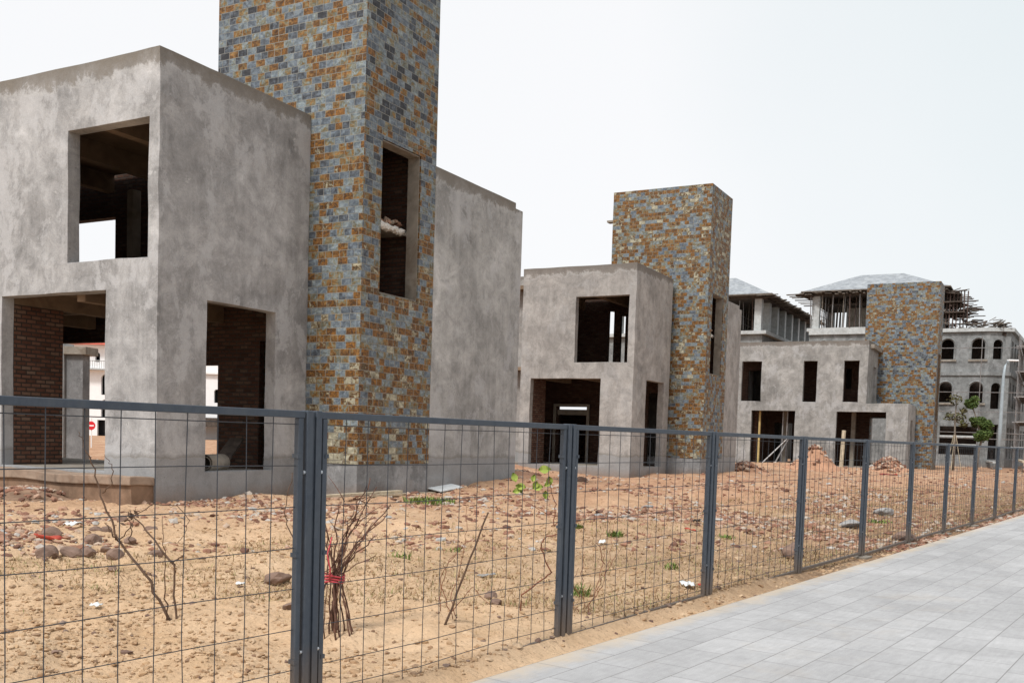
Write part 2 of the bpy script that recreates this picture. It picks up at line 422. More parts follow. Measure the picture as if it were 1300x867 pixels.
# ground
def ground_mat():
    t = NT('sandy_lot_soil'); ob = t.coords('Object')
    x, y, z = t.sep(ob)
    big = t.noise(ob, .22, 5, .6, .6)
    mid = t.noise(ob, 1.3, 8, .68, .6)
    fin = t.noise(ob, 11, 9, .72)
    sand = t.mix(t.ramp(mid, [(.3, 0), (.7, 1)]), (.52, .345, .20), (.70, .50, .325))
    red = t.mix(t.ramp(mid, [(.3, 0), (.7, 1)]), (.30, .145, .08), (.50, .29, .18))
    mr = t.new('ShaderNodeMapRange'); t.l.new(t.math('ADD', y, t.math('MULTIPLY', t.math('SUBTRACT', big, .5), 14)), mr.inputs[0])
    mr.inputs[1].default_value = 11; mr.inputs[2].default_value = 24
    col = t.mix(t.math('MULTIPLY', mr.outputs[0], .8), sand, red)
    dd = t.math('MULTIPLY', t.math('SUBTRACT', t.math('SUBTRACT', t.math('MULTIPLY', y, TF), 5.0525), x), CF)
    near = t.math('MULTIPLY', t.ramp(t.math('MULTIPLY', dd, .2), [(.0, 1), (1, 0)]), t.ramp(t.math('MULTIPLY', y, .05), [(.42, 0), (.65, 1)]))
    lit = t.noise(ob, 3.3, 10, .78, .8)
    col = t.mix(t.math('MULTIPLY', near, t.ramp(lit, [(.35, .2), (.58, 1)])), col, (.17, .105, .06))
    pale = t.noise(ob, .6, 6, .6, 1.)
    col = t.mix(t.math('MULTIPLY', t.ramp(pale, [(.54, 0), (.64, 1)]), .4), col, (.64, .48, .32))
    # dark specks and blotches
    s1 = t.noise(ob, 24, 5, .7, 1.5)
    col = t.mix(t.math('MULTIPLY', t.ramp(s1, [(.60, 0), (.66, 1)]), .7), col, (.13, .08, .05))
    s2 = t.noise(ob, 5.5, 10, .78, 1.0)
    col = t.mix(t.math('MULTIPLY', t.ramp(s2, [(.57, 0), (.64, 1)]), .45), col, (.19, .12, .075))
    col = t.mix(.35, col, t.ramp(fin, [(.3, .35), (.7, 1)]), 'MULTIPLY')
    vor = t.new('ShaderNodeTexVoronoi'); t.l.new(ob, vor.inputs['Vector']); vor.inputs['Scale'].default_value = 16
    h = t.math('ADD', t.math('MULTIPLY', fin, 1.0), t.math('ADD', t.math('MULTIPLY', mid, 1.2), t.math('MULTIPLY', t.ramp(vor.outputs['Distance'], [(0, 1), (.35, 0)]), .35)))
    return t.done(col, .95, t.bump(h, .8, .045))
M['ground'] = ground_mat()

def paver_mat():
    t = NT('grey_granite_paving')
    c = t.new('ShaderNodeTexCoord'); uv = c.outputs['UV']; ob = t.coords('Object')
    def br(c1, c2, mo):
        b = t.new('ShaderNodeTexBrick'); t.l.new(uv, b.inputs['Vector']); b.inputs['Scale'].default_value = 1
        b.inputs['Brick Width'].default_value = .6; b.inputs['Row Height'].default_value = .3; b.inputs['Mortar Size'].default_value = .0045
        b.inputs['Mortar Smooth'].default_value = .2; b.offset = .5
        for nme, v in (('Color1', c1), ('Color2', c2), ('Mortar', mo)): b.inputs[nme].default_value = (v, v, v, 1)
        return b
    b = br(0, 1, .5)
    base = t.ramp(b.outputs['Color'], [(0, (.45, .45, .455)), (.6, (.49, .49, .495)), (1, (.53, .53, .535))])
    big = t.noise(ob, .5, 6, .65, .8)
    col = t.mix(.38, base, t.ramp(big, [(.35, .45), (.65, 1)]), 'MULTIPLY')
    sp = t.noise(ob, 120, 3, .8)
    col = t.mix(.3, col, t.ramp(sp, [(.35, .3), (.65, 1)]), 'MULTIPLY')
    sc_ = t.noise(t.coords('UV', (1.2, 9, 1)), 3, 6, .7)
    col = t.mix(.3, col, t.ramp(sc_, [(.3, .6), (.7, 1.15)]), 'MULTIPLY')
    stn = t.noise(ob, .9, 10, .75, .3)
    col = t.mix(t.math('MULTIPLY', t.ramp(stn, [(.55, 0), (.68, 1)]), .28), col, (.40, .35, .29))
    n3 = t.noise(ob, 7, 6, .7)
    col = t.mix(.3, col, t.ramp(n3, [(.3, .5), (.7, 1)]), 'MULTIPLY')
    # sand blown over the edge beside the lot
    st = t.sep(uv)[1]
    ds = t.math('ADD', st, t.math('MULTIPLY', t.math('SUBTRACT', t.noise(ob, 2.2, 7, .7), .5), .7))
    col = t.mix(t.math('MULTIPLY', t.ramp(ds, [(-.0, 1), (.22, 0)]), .65), col, (.50, .40, .28))
    col = t.mix(t.math('MULTIPLY', b.outputs['Fac'], .8), col, (.17, .165, .16))
    h = t.math('SUBTRACT', t.math('MULTIPLY', sp, .25), b.outputs['Fac'])
    return t.done(col, .75, t.bump(h, .4, .008))
M['pave'] = paver_mat()
M['kerb'] = simple('granite_kerb', (.42, .42, .42), .8, .15, 20)
M['asphalt'] = simple('asphalt', (.05, .05, .052), .9, .2, 40)

# ---------------------------------------------------------------- ground, pavement, road
def grid_axis(segs):
    out = [segs[0][0]]
    for a, b, s0, s1 in segs:
        x = a
        while x < b-1e-6:
            k = (x-a)/(b-a); x = min(b, x+s0+(s1-s0)*k); out.append(x)
    return out
gx = grid_axis([(-2500, -60, 600, 40), (-60, -20, 3, .5), (-20, -7, .35, .09), (-7, 5, .055, .055), (5, 14, .08, .12), (14, 45, .2, .6), (45, 90, 3, 8), (90, 2500, 40, 600)])
gy = grid_axis([(-2500, -30, 600, 20), (-30, 4, 4, .6), (4, 7, .3, .06), (7, 16, .05, .07), (16, 40, .08, .25), (40, 90, .3, .9), (90, 200, 4, 10), (200, 3000, 40, 600)])
V = [(x, y, H(x, y)) for y in gy for x in gx]
nx_ = len(gx)
Fc = [(j*nx_+i, j*nx_+i+1, (j+1)*nx_+i+1, (j+1)*nx_+i) for j in range(len(gy)-1) for i in range(nx_-1)]
me = bpy.data.meshes.new('ground'); me.from_pydata(V, [], Fc); me.materials.append(M['ground'])
me.polygons.foreach_set('use_smooth', [True]*len(me.polygons))
g = bpy.data.objects.new('ground', me); C.objects.link(g); put(g, kind='structure')

def strip(name, d0, d1, z0, z1, mat, a0=-40, a1=400, kind='structure'):
    # a slab beside the fence: d measured from the fence line away from the lot
    P0 = Vector((-5.052473, 0, 0))
    o = MB().box((a0, d0, z0), (a1, d1, z1)).build(name, mat)
    me = o.data
    L = me.uv_layers[0].data
    for p in me.polygons:
        for li in p.loop_indices:
            co = me.vertices[me.loops[li].vertex_index].co
            L[li].uv = (co.x, co.y-.3)
    o.location = P0; o.rotation_euler = (0, 0, math.atan2(FD.y, FD.x)); o.scale = (1, -1, 1)
    # mirrored so that +y points to the street side
    me.flip_normals()
    return put(o, kind=kind)
strip('pavement', .30, 6.0, -.12, 0.0, M['pave'])
strip('kerb', 6.004, 6.16, -.2, 0.01, M['kerb'])
strip('road', 6.165, 15, -.3, -.13, M['asphalt'])

# ---------------------------------------------------------------- villas
def villa(n, label, P):
    root = empty('villa_shell', (BL[n][0], BL[n][1], 0), RZ, label, 'building', 'unfinished villas along the lot')
    pl, pw, sl = P['pl'], P['pw'], P['sl']
    W = .26
    w, d, r = P['win'], P['door'], P['side']
    # outer walls: front with window and doorway, side with narrow doorway
    outer = solid([(0, W, 0, 4.7, -.5, 8.05), (0, 3.92, 0, W, -.5, 8.05)], [(-1, W+.01, w[0], w[1], w[2], w[3]), (-1, W+.01, d[0], d[1], d[2], d[3]), (r[0], r[1], -1, W+.01, r[2], r[3])], .022, .45)
    outer.build('outer_wall', pl, root, bevel=.014)
    solid([(.82, 1.08, 4.7, 9.5, -.5, 7.92)], [], .01, 1).build('recessed_wall', pl, root, bevel=.012)
    solid([(.26, 3.92, 9.24, 9.5, -.5, 7.92)], [(1.08, 1.1, 9, 9.6, 0, 1)], 0).build('end_wall', pl, root)
    # brick return beside the doorway
    MB().box((W+.002, 4.27, .3), (1.36, 4.5, 3.86)).build('brick_pier', M['brick'], root)
    # back wall of the front rooms
    holes = [(3, 5, *h) for h in P['back']]
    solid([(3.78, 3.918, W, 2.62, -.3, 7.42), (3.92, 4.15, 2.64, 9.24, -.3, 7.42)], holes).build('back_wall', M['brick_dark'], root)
    # floors, beams
    solid([(W+.002, 3.77, W+.002, 9.23, .45, P['floor'])]).build('ground_slab', M['conc'], root)
    fl = solid([(W+.002, 3.77, W+.002, 9.23, 4.17, 4.3)]); fl.build('floor_slab', M['conc_brown'], root)
    solid([(W+.002, 3.77, W+.002, 9.23, 7.33, 7.47)]).build('roof_slab', M['conc_brown'], root)
    for (t0, z0, z1) in ((4.28, 3.862, 4.168), (6.3, 3.8, 4.168), (2.2, 3.84, 4.168), (3.76, 6.93, 7.328), (5.7, 6.93, 7.328), (1.6, 6.93, 7.328)):
        MB().box((W+.004, t0, z0), (3.768, t0+.22, z1)).build('beam', M['conc_brown'], root)
    for (s0, z0, z1) in ((2.0, 3.9, 4.17),):
        MB().box((s0, 4.505, z0), (s0+.2, 9.2, z1)).build('beam', M['conc_brown'], root)
    MB().box((3.68, 4.98, 4.301), (3.915, 5.16, 6.93)).build('column', M['conc'], root)
    # slate clad tower
    T = P['tower']; v = P['twin']
    s0, s1, t0, t1, zt = T
    tow = solid([(s0, s1, t0, t1, .915, zt)], [(s0+.3, s1-.3, t0+.3, t1-.3, 0, zt-.25), (v[0], v[1], t0-1, t0+.5, v[2], v[3])]
                + [(h[0], h[1], h[2], h[3], h[4], h[5]) for h in P.get('tholes', [])], .006, 1.2)
    tow.build('tower', sl, root, bevel=.008)
    MB().box((s0+.02, t0+.018, -.5), (s1-.02, t1-.02, .913)).build('tower_plinth', M['plinth'], root, bevel=.012)
    # plastered reveal of the tower window
    e = .012
    rv = solid([(v[0]+e, v[1]-e, t0+.03, t0+.32, v[2]+e, v[3]-e)], [(v[0]+.03, v[1]-.03, t0-1, t0+1, v[2]+.03, v[3]-.03)])
    rv.build('window_reveal', M['conc'], root)
    # brick lining and broken landing inside the tower
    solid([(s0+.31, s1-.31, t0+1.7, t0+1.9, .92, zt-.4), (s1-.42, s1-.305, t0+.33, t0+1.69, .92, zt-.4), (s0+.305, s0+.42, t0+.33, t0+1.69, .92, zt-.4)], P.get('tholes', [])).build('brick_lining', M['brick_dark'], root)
    ld = MB()
    ld.box((s0+.43, t0+.5, 5.93), (s1-.43, t0+1.68, 6.06)); 
    lo = ld.build('landing', M['conc'], root)
    ed = MB(); rr = random.Random(n)
    for k in range(40):
        ed.lump((s0+.45+k*(s1-s0-.9)/40, t0+.47+rr.uniform(-.04, .03), 5.98+rr.uniform(-.02, .03)), rr.uniform(.06, .1), rr, .8)
    ed.build('limewash_edge', M['rough_white'], lo)
    rb = MB()
    for k in range(70):
        q = rr.random()
        rb.lump((rr.uniform(s0+.5, s1-.5), t0+.62+rr.uniform(-.12, .7), 6.1+rr.uniform(0, .14)), rr.uniform(.05, .12), rr, .7)
    put(rb.build('brick_debris', M['rubble_mat'], lo))
    # wing behind the tower
    we = P['wing_end']
    solid([(s1+.002, we-.38, t0+.02, t0+3.6, -.5, 7.54), (we-.38, we, t0+.02, t0+3.6, -.5, 7.4)], [(s1+.25, we-.25, t0+.3, t0+3.3, .3, 7.1)], .01, 1.0).build('wing', pw, root, bevel=.012)
    return root

M['rubble_mat'] = island('brick_rubble', [(0, (.16, .085, .06)), (.35, (.30, .15, .10)), (.6, (.42, .25, .17)), (.85, (.50, .40, .31)), (1, (.45, .44, .42))], .95, 14, .5)

v1 = villa(1, 'nearest bare concrete house, its slate tower rising past the top of the picture', dict(
    pl=M['plaster1'], pw=M['plaster1w'], sl=M['slate1'], win=(.247, 2.361, 4.508, 6.89), door=(1.322, 4.274, .72, 3.971), side=(1.154, 2.975, .758, 3.897),
    back=[(5.84, 7.9, 4.6, 6.42), (5.3, 8.2, .5, 3.52), (2.36, 3.7, .5, 2.95), (.95, 1.16, .8, 3.43)], floor=.72,
    tower=(3.92, 6.543, -1.374, 2.62, 12.4), twin=(4.533, 5.94, 4.444, 7.581), wing_end=10.70,
    tholes=[(5.9, 7, 1.2, 2.0, .92, 3.6), (3.5, 6, .95, 1.5, .92, 3.43), (3.5, 4.6, 2.3, 2.9, .92, 2.95)]))
v2 = villa(2, 'middle concrete house with a warm beige finish and a complete orange and green slate tower', dict(
    pl=M['plaster2'], pw=M['plaster2'], sl=M['slate2'], win=(.26, 2.42, 4.43, 6.89), door=(1.30, 4.26, .54, 3.83), side=(1.37, 3.32, .56, 3.86),
    back=[(3.49, 4.96, .5, 2.9), (2.44, 2.77, 4.7, 6.86), (1.93, 2.14, 4.7, 6.68), (.42, .82, .6, 3.5)], floor=.54,
    tower=(4.12, 6.9, -1.40, 2.8, 11.74), twin=(4.7, 6.21, 4.32, 7.54), wing_end=9.05,
    tholes=[(3.8, 4.9, 1.97, 2.34, 4.7, 6.68), (3.8, 4.75, 2.45, 2.95, 4.7, 6.9), (4.75, 5.9, 2.4, 2.95, 4.7, 7.0), (3.8, 5.2, .3, 1.4, .92, 3.5), (6, 7.2, .2, 2.3, .92, 3.6), (3.8, 7.2, .2, 1.0, .92, 3.5)]))
# door lining and lintel strip at the back of the middle villa, and the scaffold board stub on its tower
MB().box((3.70, 3.40, .54), (3.775, 3.5, 3.0)).box((3.70, 4.95, .54), (3.775, 5.05, 3.0)).box((3.70, 3.501, 2.9), (3.775, 4.949, 3.0)).build('door_lining', M['conc'], v2)
MB().box((3.95, 3.49, 2.55), (4.1, 4.96, 2.76)).build('lintel', M['conc'], v2)
MB().box((4.15, 2.802, 10.55), (4.45, 3.08, 10.63)).build('slab_stub', M['conc'], v2)
solid([(4.16, 8.1, 3.0, 9.2, -.3, 3.35)], [(4.1, 7.9, 3.2, 9.0, .5, 3.06), (7, 9, 4.2, 7.6, 2.9, 3.03), (4.1, 8, 3.3, 9, 4, 5)]).build('rear_room', M['brick'], v2)
# porch of the first villa: cast slab over rough brick footing
solid([(-.52, -.003, .02, 7.5, .52, .68)], [], .05, .22).build('porch_slab', M['slabdirty'], v1, bevel=.02)
solid([(-.46, -.003, .06, 7.5, -.3, .518)], [], .05, .25).build('porch_footing', M['footing'], v1)

# third villa: mirrored plan, wide facade
def villa3():
    root = empty('villa_shell', (BL[3][0], BL[3][1], 0), RZ, 'farther wide grey concrete house with three narrow upper windows and a blue grey slate tower', 'building', 'unfinished villas along the lot')
    W = .25; pl = M['plaster3']
    wins = [(.49, 1.40), (3.0, 3.83), (6.46, 7.74)]
    subs = [(-1, 1, a, b, 4.29, 6.82) for a, b in wins] + [(-1, 1, -1.2, 1.71, .35, 3.7), (-1, 1, 4.24, 6.99, .35, 3.7)]
    solid([(0, W, 0, 9.5, -.5, 8.05), (0, W, -2.43, 0, -.5, 4.23), (0, 3.84, 0, W, 4.23, 8.05), (0, 3.84, -2.43, -2.18, -.5, 4.23)],
          [(-1, W+.01, *q[2:]) for q in subs] + [(2.2, 3.3, -1, W+.01, 4.29, 6.6), (1.4, 2.4, -3, -2.1, .35, 3.3)], .025, .6).build('outer_wall', pl, root, bevel=.014)
    MB().box((.6, -.22, 7.62), (3.8, -.003, 7.86)).build('concrete_canopy', M['conc'], root)
    MB().box((W, -2.17, 3.98), (3.83, .0, 4.16)).build('annexe_roof_slab', M['conc'], root)
    MB().box((W+.002, -2.17, .1), (3.83, 9.4, .34)).build('ground_slab', M['conc'], root)
    MB().box((W+.002, .26, 4.0), (3.83, 9.4, 4.2)).build('floor_slab', M['conc_brown'], root)
    MB().box((W+.002, .26, 7.3), (3.83, 9.4, 7.45)).build('roof_slab', M['conc_brown'], root)
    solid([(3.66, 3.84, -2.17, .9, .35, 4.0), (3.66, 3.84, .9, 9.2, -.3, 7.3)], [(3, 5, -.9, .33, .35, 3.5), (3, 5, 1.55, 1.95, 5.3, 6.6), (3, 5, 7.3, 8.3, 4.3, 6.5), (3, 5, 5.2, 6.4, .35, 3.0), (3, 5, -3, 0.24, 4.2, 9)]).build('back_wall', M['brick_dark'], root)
    MB().box((1.2, 6.9, .34), (3.8, 7.1, 3.99)).build('brick_partition', M['brick'], root)
    MB().box((2.5, 5.3, .34), (2.75, 5.55, 3.99)).build('column', M['conc'], root)
    MB().box((2.0, .9, .34), (2.25, 1.15, 3.97)).build('column', M['conc'], root)
    s0, s1, t0, t1 = 3.86, 6.35, -3.49, .89
    solid([(s0, s1, t0, t1, .3, 12.01)], [(s0+.3, s1-.3, t0+.3, t1-.3, .5, 11.8), (4.48, 5.9, t0-1, t0+.5, 3.33, 7.6), (3.7, 4.4, -.9, .45, .5, 3.5), (5.9, 6.6, -.6, .59, .5, 3.5)], .006, 1.2).build('tower', M['slate3'], root, bevel=.008)
    solid([(4.492, 5.888, t0+.03, t0+.32, 3.342, 7.588)], [(4.51, 5.87, t0-1, t0+1, 3.36, 7.57)]).build('window_reveal', M['conc_brown'], root)
    MB().box((s0+.02, t0+.02, -.5), (s1-.02, t1-.02, .298)).build('tower_plinth', M['plinth'], root)
    solid([(s0+.4, s1+2.5, .9, 9.5, -.5, 7.3)], [(s0+.7, s1+2.2, 1.2, 9.2, .3, 7), (4, 12, 5.0, 6.6, .35, 3.2), (4, 12, 1.4, 2.3, 4.9, 6.7), (4, 12, 7.4, 8.4, 4.3, 6.6), (4, 12, 1.0, 1.19, 1, 2)], 0, 2).build('rear_wall', pl, root)
    return root
v3 = villa3()

# ---------------------------------------------------------------- arched apartment block
def arch_wall(L, z0, z1, holes, th, mat, parent, name, Mx):
    outer = [(0, z0), (L, z0), (L, z1), (0, z1)]
    loops = [outer]
    for (a, b, c, d, arch) in holes:
        if arch:
            r = (b-a)/2; pts = [(a, c), (b, c)] + [((a+b)/2 + r*cos(k*pi/10), d-r + r*sin(k*pi/10)) for k in range(0, 11)]
            pts = [pts[0], pts[1]] + pts[2:]
        else: pts = [(a, c), (b, c), (b, d), (a, d)]
        loops.append(pts)
    mb = MB(); flat = [p for l in loops for p in l]
    tri = tessellate_polygon([[Vector((p[0], p[1], 0)) for p in l] for l in loops])
    n = len(flat)
    mb.v = [(x, 0, z) for x, z in flat] + [(x, th, z) for x, z in flat]
    for t in tri:
        a, b, c = t
        nrm = (Vector((*flat[b], 0))-Vector((*flat[a], 0))).cross(Vector((*flat[c], 0))-Vector((*flat[a], 0))).z
        if nrm < 0: a, b, c = c, b, a
        mb.f.append((a, b, c)); mb.m.append(0); mb.f.append((n+c, n+b, n+a)); mb.m.append(0)
    k = 0
    for l in loops:
        m = len(l)
        for i in range(m):
            j = (i+1) % m
            mb.f.append((k+j, k+i, n+k+i, n+k+j)); mb.m.append(0)
        k += m
    return mb.build(name, mat, parent, M=Mx)

def shoring(parent, x0, x1, y0, y1, z0, z1, nx, ny, r=.035, seed=1, sheets=True):
    rr = random.Random(seed)
    for i in range(nx):
        for j in range(ny):
            x = x0+(x1-x0)*i/(nx-1)+rr.uniform(-.12, .12); y = y0+(y1-y0)*j/max(1, ny-1)+rr.uniform(-.12, .12)
            MB().tube([(x, y, z0), (x+rr.uniform(-.1, .1), y+rr.uniform(-.1, .1), z1)], r, 5).build('shoring_prop', random.choice([M['pole'], M['prop_red'], M['timber']]), parent, uv=False)
    for k in range(3):
        z = z0+(z1-z0)*(.25+.25*k)
        for y in (y0, y1):
            MB().tube([(x0, y, z+rr.uniform(-.1, .1)), (x1, y, z+rr.uniform(-.1, .1))], .03, 5).build('ledger', M['pole'], parent, uv=False)

def hip_roof(name, parent, x0, x1, y0, y1, z0, z1, inset, mat):
    w = min(inset, (y1-y0)/2-.01, (x1-x0)/2-.01)
    mb = MB(); a = [(x0, y0, z0), (x1, y0, z0), (x1, y1, z0), (x0, y1, z0)]
    b = [(x0+inset, y0+w, z1), (x1-inset, y0+w, z1), (x1-inset, y1-w, z1), (x0+inset, y1-w, z1)]
    mb.v = a+b
    mb.f = [(0, 3, 2, 1), (0, 1, 5, 4), (1, 2, 6, 5), (2, 3, 7, 6), (3, 0, 4, 7), (4, 5, 6, 7)]; mb.m = [0]*6
    return mb.build(name, mat, parent)

def eaves_boards(parent, x0, x1, y0, y1, z, n, seed, along_y=False, ext=.9):
    rr = random.Random(seed)
    for k in range(n):
        q = k/(n-1)
        dz = rr.uniform(-.12, .12)
        if along_y:
            y = y0+(y1-y0)*q
            a = (x0-rr.uniform(.1, ext), y, z+dz); b = (x0+1.2, y+rr.uniform(-.2, .2), z+dz*.5)
        else:
            x = x0+(x1-x0)*q
            a = (x, y0-rr.uniform(.1, ext), z+dz); b = (x+rr.uniform(-.2, .2), y0+1.2, z+dz*.5)
        MB().beam(a, b, rr.uniform(.12, .3), .06).build('formwork_board', rr.choice([M['timber'], M['timber_dark'], M['timber']]), parent, uv=False)

# local axes as on the villas: x = s (away), y = t (along the facade, to the left)
b4 = empty('apartment_block', (37.0, 76.0, 0), RZ, 'three storey grey block with arched windows and a hip roofed pavilion still under shoring', 'building', 'unfinished apartment blocks at the back')
Mt = lambda o, ang: Matrix.Translation(Vector(o)) @ Matrix.Rotation(ang, 4, 'Z')
# front wall runs from t=.85 (right) to t=14.4; use u = 14.4 - t
def u(t): return 14.4-t
hs = []
for tc in (1.56, 3.75, 6.2, 8.6, 11.0, 13.2):
    hs.append((u(tc)-.46, u(tc)+.46, 8.6, 10.15, True))
    hs.append((u(tc)-.48, u(tc)+.48, 5.25, 6.8, True))
hs += [(u(4.0), u(1.25), 1.2, 3.4, False), (u(8), u(5), 1.2, 3.4, False)]
F4 = Matrix.Translation((0, 14.4, 0)) @ Matrix.Rotation(-pi/2, 4, 'Z')     # u -> -t, depth -> +s
arch_wall(14.4-.8, 0-.4, 10.75, hs, .3, M['grey4'], b4, 'front_wall', F4)
# canted corner bay
CL = math.hypot(.8, .9)
F5 = Matrix.Translation((0, .8, 0)) @ Matrix.Rotation(math.atan2(-.8, .9), 4, 'Z')
F5 = Matrix.Translation((0, .8, 0)) @ Matrix.Rotation(math.atan2(-1.45, .62), 4, 'Z')
arch_wall(1.577, -.4, 10.75, [(.3, 1.0, 8.6, 10.1, True), (.3, 1.0, 4.8, 6.8, True), (.3, 1.0, .9, 3.6, False)], .3, M['grey4'], b4, 'canted_bay', F5)
# side wall going back
F6 = Matrix.Translation((.62, -.65, 0)) @ Matrix.Rotation(radians(-3), 4, 'Z')
sh = []
for k in range(7):
    x = 1.0+k*2.4
    sh += [(x, x+1.1, 8.5, 10.1, False), (x, x+1.1, 5.0, 6.9, False), (x, x+1.3, 1.0, 3.4, False)]
arch_wall(18.5, -.4, 10.75, sh, .3, M['grey4'], b4, 'side_wall', F6)
def poly_band(name, z0, z1, out, mat):
    mb = MB()
    P = [(-out, 14.4), (-out, .8-out*.2), (.62-out*.8, -.65-out), (19, -1.65-out), (19, -1.3), (.9, -.4), (.3, .9), (.3, 14.4)]
    n = len(P); mb.v = [(x, y, z0) for x, y in P]+[(x, y, z1) for x, y in P]
    mb.f = [tuple(range(n-1, -1, -1)), tuple(range(n, 2*n))]+[(i, (i+1) % n, n+(i+1) % n, n+i) for i in range(n)]; mb.m = [0]*len(mb.f)
    o = mb.build(name, mat, b4, uv=False)
    bm = bmesh.new(); bm.from_mesh(o.data); bmesh.ops.recalc_face_normals(bm, faces=bm.faces); bm.to_mesh(o.data); bm.free()
poly_band('string_course', 7.35, 7.62, .12, M['grey4'])
poly_band('cornice', 10.7, 10.98, .22, M['grey4l'])
# arch surrounds
for tc in (1.56, 3.75, 6.2, 8.6, 11.0, 13.2):
    for z0, z1 in ((8.6, 10.15), (5.25, 6.8)):
        r = .46; mb = MB()
        pts = [(-.035, tc-r-.09, z0)] + [(-.035, tc+(r+.09)*-cos(k*pi/10), z1-r+(r+.09)*sin(k*pi/10)) for k in range(11)] + [(-.035, tc+r+.09, z0)]
        mb.tube(pts, .075, 4).build('window_surround', M['grey4'], b4, uv=False)
        MB().box((-.12, tc-.68, z0-.17), (-.003, tc+.68, z0-.03)).build('sill', M['conc'], b4, uv=False)
for z in (1.9, 2.55):
    MB().box((-.03, 1.26, z), (.04, 3.99, z+.14)).build('glazing_rail', M['grey4l'], b4, uv=False)
solid([(1.6, 18, .2, 14.2, 3.7, 3.95), (1.6, 18, .2, 14.2, 7.3, 7.5), (.35, 19, -.3, 14.3, 10.4, 10.65), (1.8, 2.0, .2, 14.2, -.3, 10.4), (18, 18.3, -1, 14.4, -.3, 10.6), (.3, 18, 14.1, 14.4, -.4, 10.7)]).build('inner_structure', M['brick_dark'], b4, uv=False)  # dark brick colour stands in for the shade inside the windows
# pavilion on top
pav = dict(x0=.4, x1=7, y0=4.5, y1=14.3)
MB().box((-.2, 4.3, 10.985), (7.2, 14.6, 11.25)).build('pavilion_base', M['grey4l'], b4)
for x, y in ((.4, 14.0), (.4, 9.3), (.4, 4.7), (6.6, 14.0), (6.6, 4.7), (6.6, 9.3)):
    MB().box((x-.3, y-.3, 11.251), (x+.3, y+.3, 13.9)).build('column', M['grey4l'], b4, uv=False)
MB().box((.0, 4.2, 13.9), (7, 14.5, 14.15)).build('roof_beam', M['timber_dark'], b4, uv=False)
hip_roof('hip_roof', b4, -.5, 7.6, 3.8, 15.0, 14.25, 16.0, 3.9, M['roofgrey'])
MB().box((-.7, 3.7, 14.152), (7.7, 15.1, 14.24)).build('eaves_formwork', M['timber'], b4, uv=False)
shoring(b4, -.2, 6.4, 4.9, 14.2, 11.26, 13.95, 7, 13, .045, 3)
MB().box((6.2, 4.8, 11.26), (6.4, 8.8, 13.0)).build('dark_back_panel', M['timber_dark'], b4, uv=False)  # dark panel added at the back to deepen the shade under the roof
MB().box((1.4, 4.8, 13.3), (6.4, 14.2, 13.38)).build('formwork_deck', M['timber_dark'], b4, uv=False)
eaves_boards(b4, -.5, 7, 4, 15.4, 14.05, 44, 4, True, .45)
eaves_boards(b4, -.6, 6, 15.1, 15.1, 14.0, 1+6, 5, False, .3)
for k in range(10):
    MB().beam((-.5+.3*k, 14.2, 13.9-.03*k), (-.5+.3*k, 15.5+.06*(k%4), 14.02+.02*k), .16, .06).build('formwork_board', M['timber_dark'], b4, uv=False)
MB().box((2.8, 6.5, 11.26), (3.1, 12, 13.2)).build('brick_infill', M['conc'], b4, uv=False)
# half stripped formwork stack at the right of the roof
rr = random.Random(12)
for k in range(170):
    z = 11.1+2.9*rr.random()**1.1
    reach = 1.0 + (14.2-z)*.75
    x = rr.uniform(-.3, 4); y = 4.3-rr.uniform(0, reach*.8)
    a = Vector((x, y, z)); ang = rr.choice([rr.gauss(-pi/2, .25), rr.gauss(-.1, .3)])
    Lb = rr.uniform(.5, 1.3); tl = rr.gauss(0, .12)
    MB().beam(a, a+Vector((cos(ang)*Lb, sin(ang)*Lb, tl)), rr.uniform(.08, .3), .05).build('formwork_board', rr.choice([M['timber'], M['timber_dark'], M['timber_dark'], M['prop_red']]), b4, uv=False)
for z in (12.2, 13.0, 13.8):
    MB().box((-.2, 2.6+(z-12)*.3, z), (3.5, 4.6, z+.09)).build('formwork_deck', M['timber_dark'], b4, uv=False)
for k in range(9):
    y = 2.5+.25*k
    MB().tube([(rr.uniform(-.1, .6), y, 11), (rr.uniform(-.1, .6), y, 13.9)], .05, 5).build('shoring_prop', M['prop_red'], b4, uv=False)
for k in range(50):
    a = Vector((rr.uniform(0, 1.5), rr.uniform(-.2, 2.4), 11.02+rr.random()**2*.7)); ang = rr.uniform(-pi, pi); Lb = rr.uniform(.5, 1.1)
    MB().beam(a, a+Vector((cos(ang)*Lb*.6, -abs(sin(ang))*Lb*.8, rr.uniform(-.1, .35))), rr.uniform(.06, .2), .05).build('timber_offcut', rr.choice([M['timber'], M['timber_dark'], M['timber']]), b4, uv=False)

# second block behind, with a long pavilion seen end on
b5 = empty('apartment_block', (20.8, 85.0, 0), RZ, 'block partly hidden behind the middle house, its long roof pavilion open between concrete columns', 'building', 'unfinished apartment blocks at the back')
solid([(-.2, 22, -.2, 14, -.4, 10.85)], [(.1, 21.7, .1, 13.7, 0, 10.5)]).build('wall', M['grey4'], b5)
MB().box((-.6, -.6, 10.86), (22.4, 14, 11.15)).build('cornice', M['grey4l'], b5)
for k in range(8):
    x = .3+k*2.8
    MB().box((x-.3, .0, 11.151), (x+.3, .6, 13.9)).build('column', M['grey4l'], b5, uv=False)
for k in range(1, 5):
    MB().box((.0, k*3.2, 11.151), (.6, k*3.2+.6, 13.9)).build('column', M['grey4l'], b5, uv=False)
MB().box((3, 3.7, 11.151), (20, 4.0, 13.8)).build('inner_wall', M['brick_dark'], b5, uv=False)  # dark colour imitates the shade between the pavilion columns
MB().box((-.3, -.3, 13.9), (20.6, 12, 14.1)).build('roof_beam', M['timber_dark'], b5, uv=False)
hip_roof('hip_roof', b5, -.9, 20.8, -.9, 8.5, 14.2, 16.3, 4.2, M['roofgrey'])
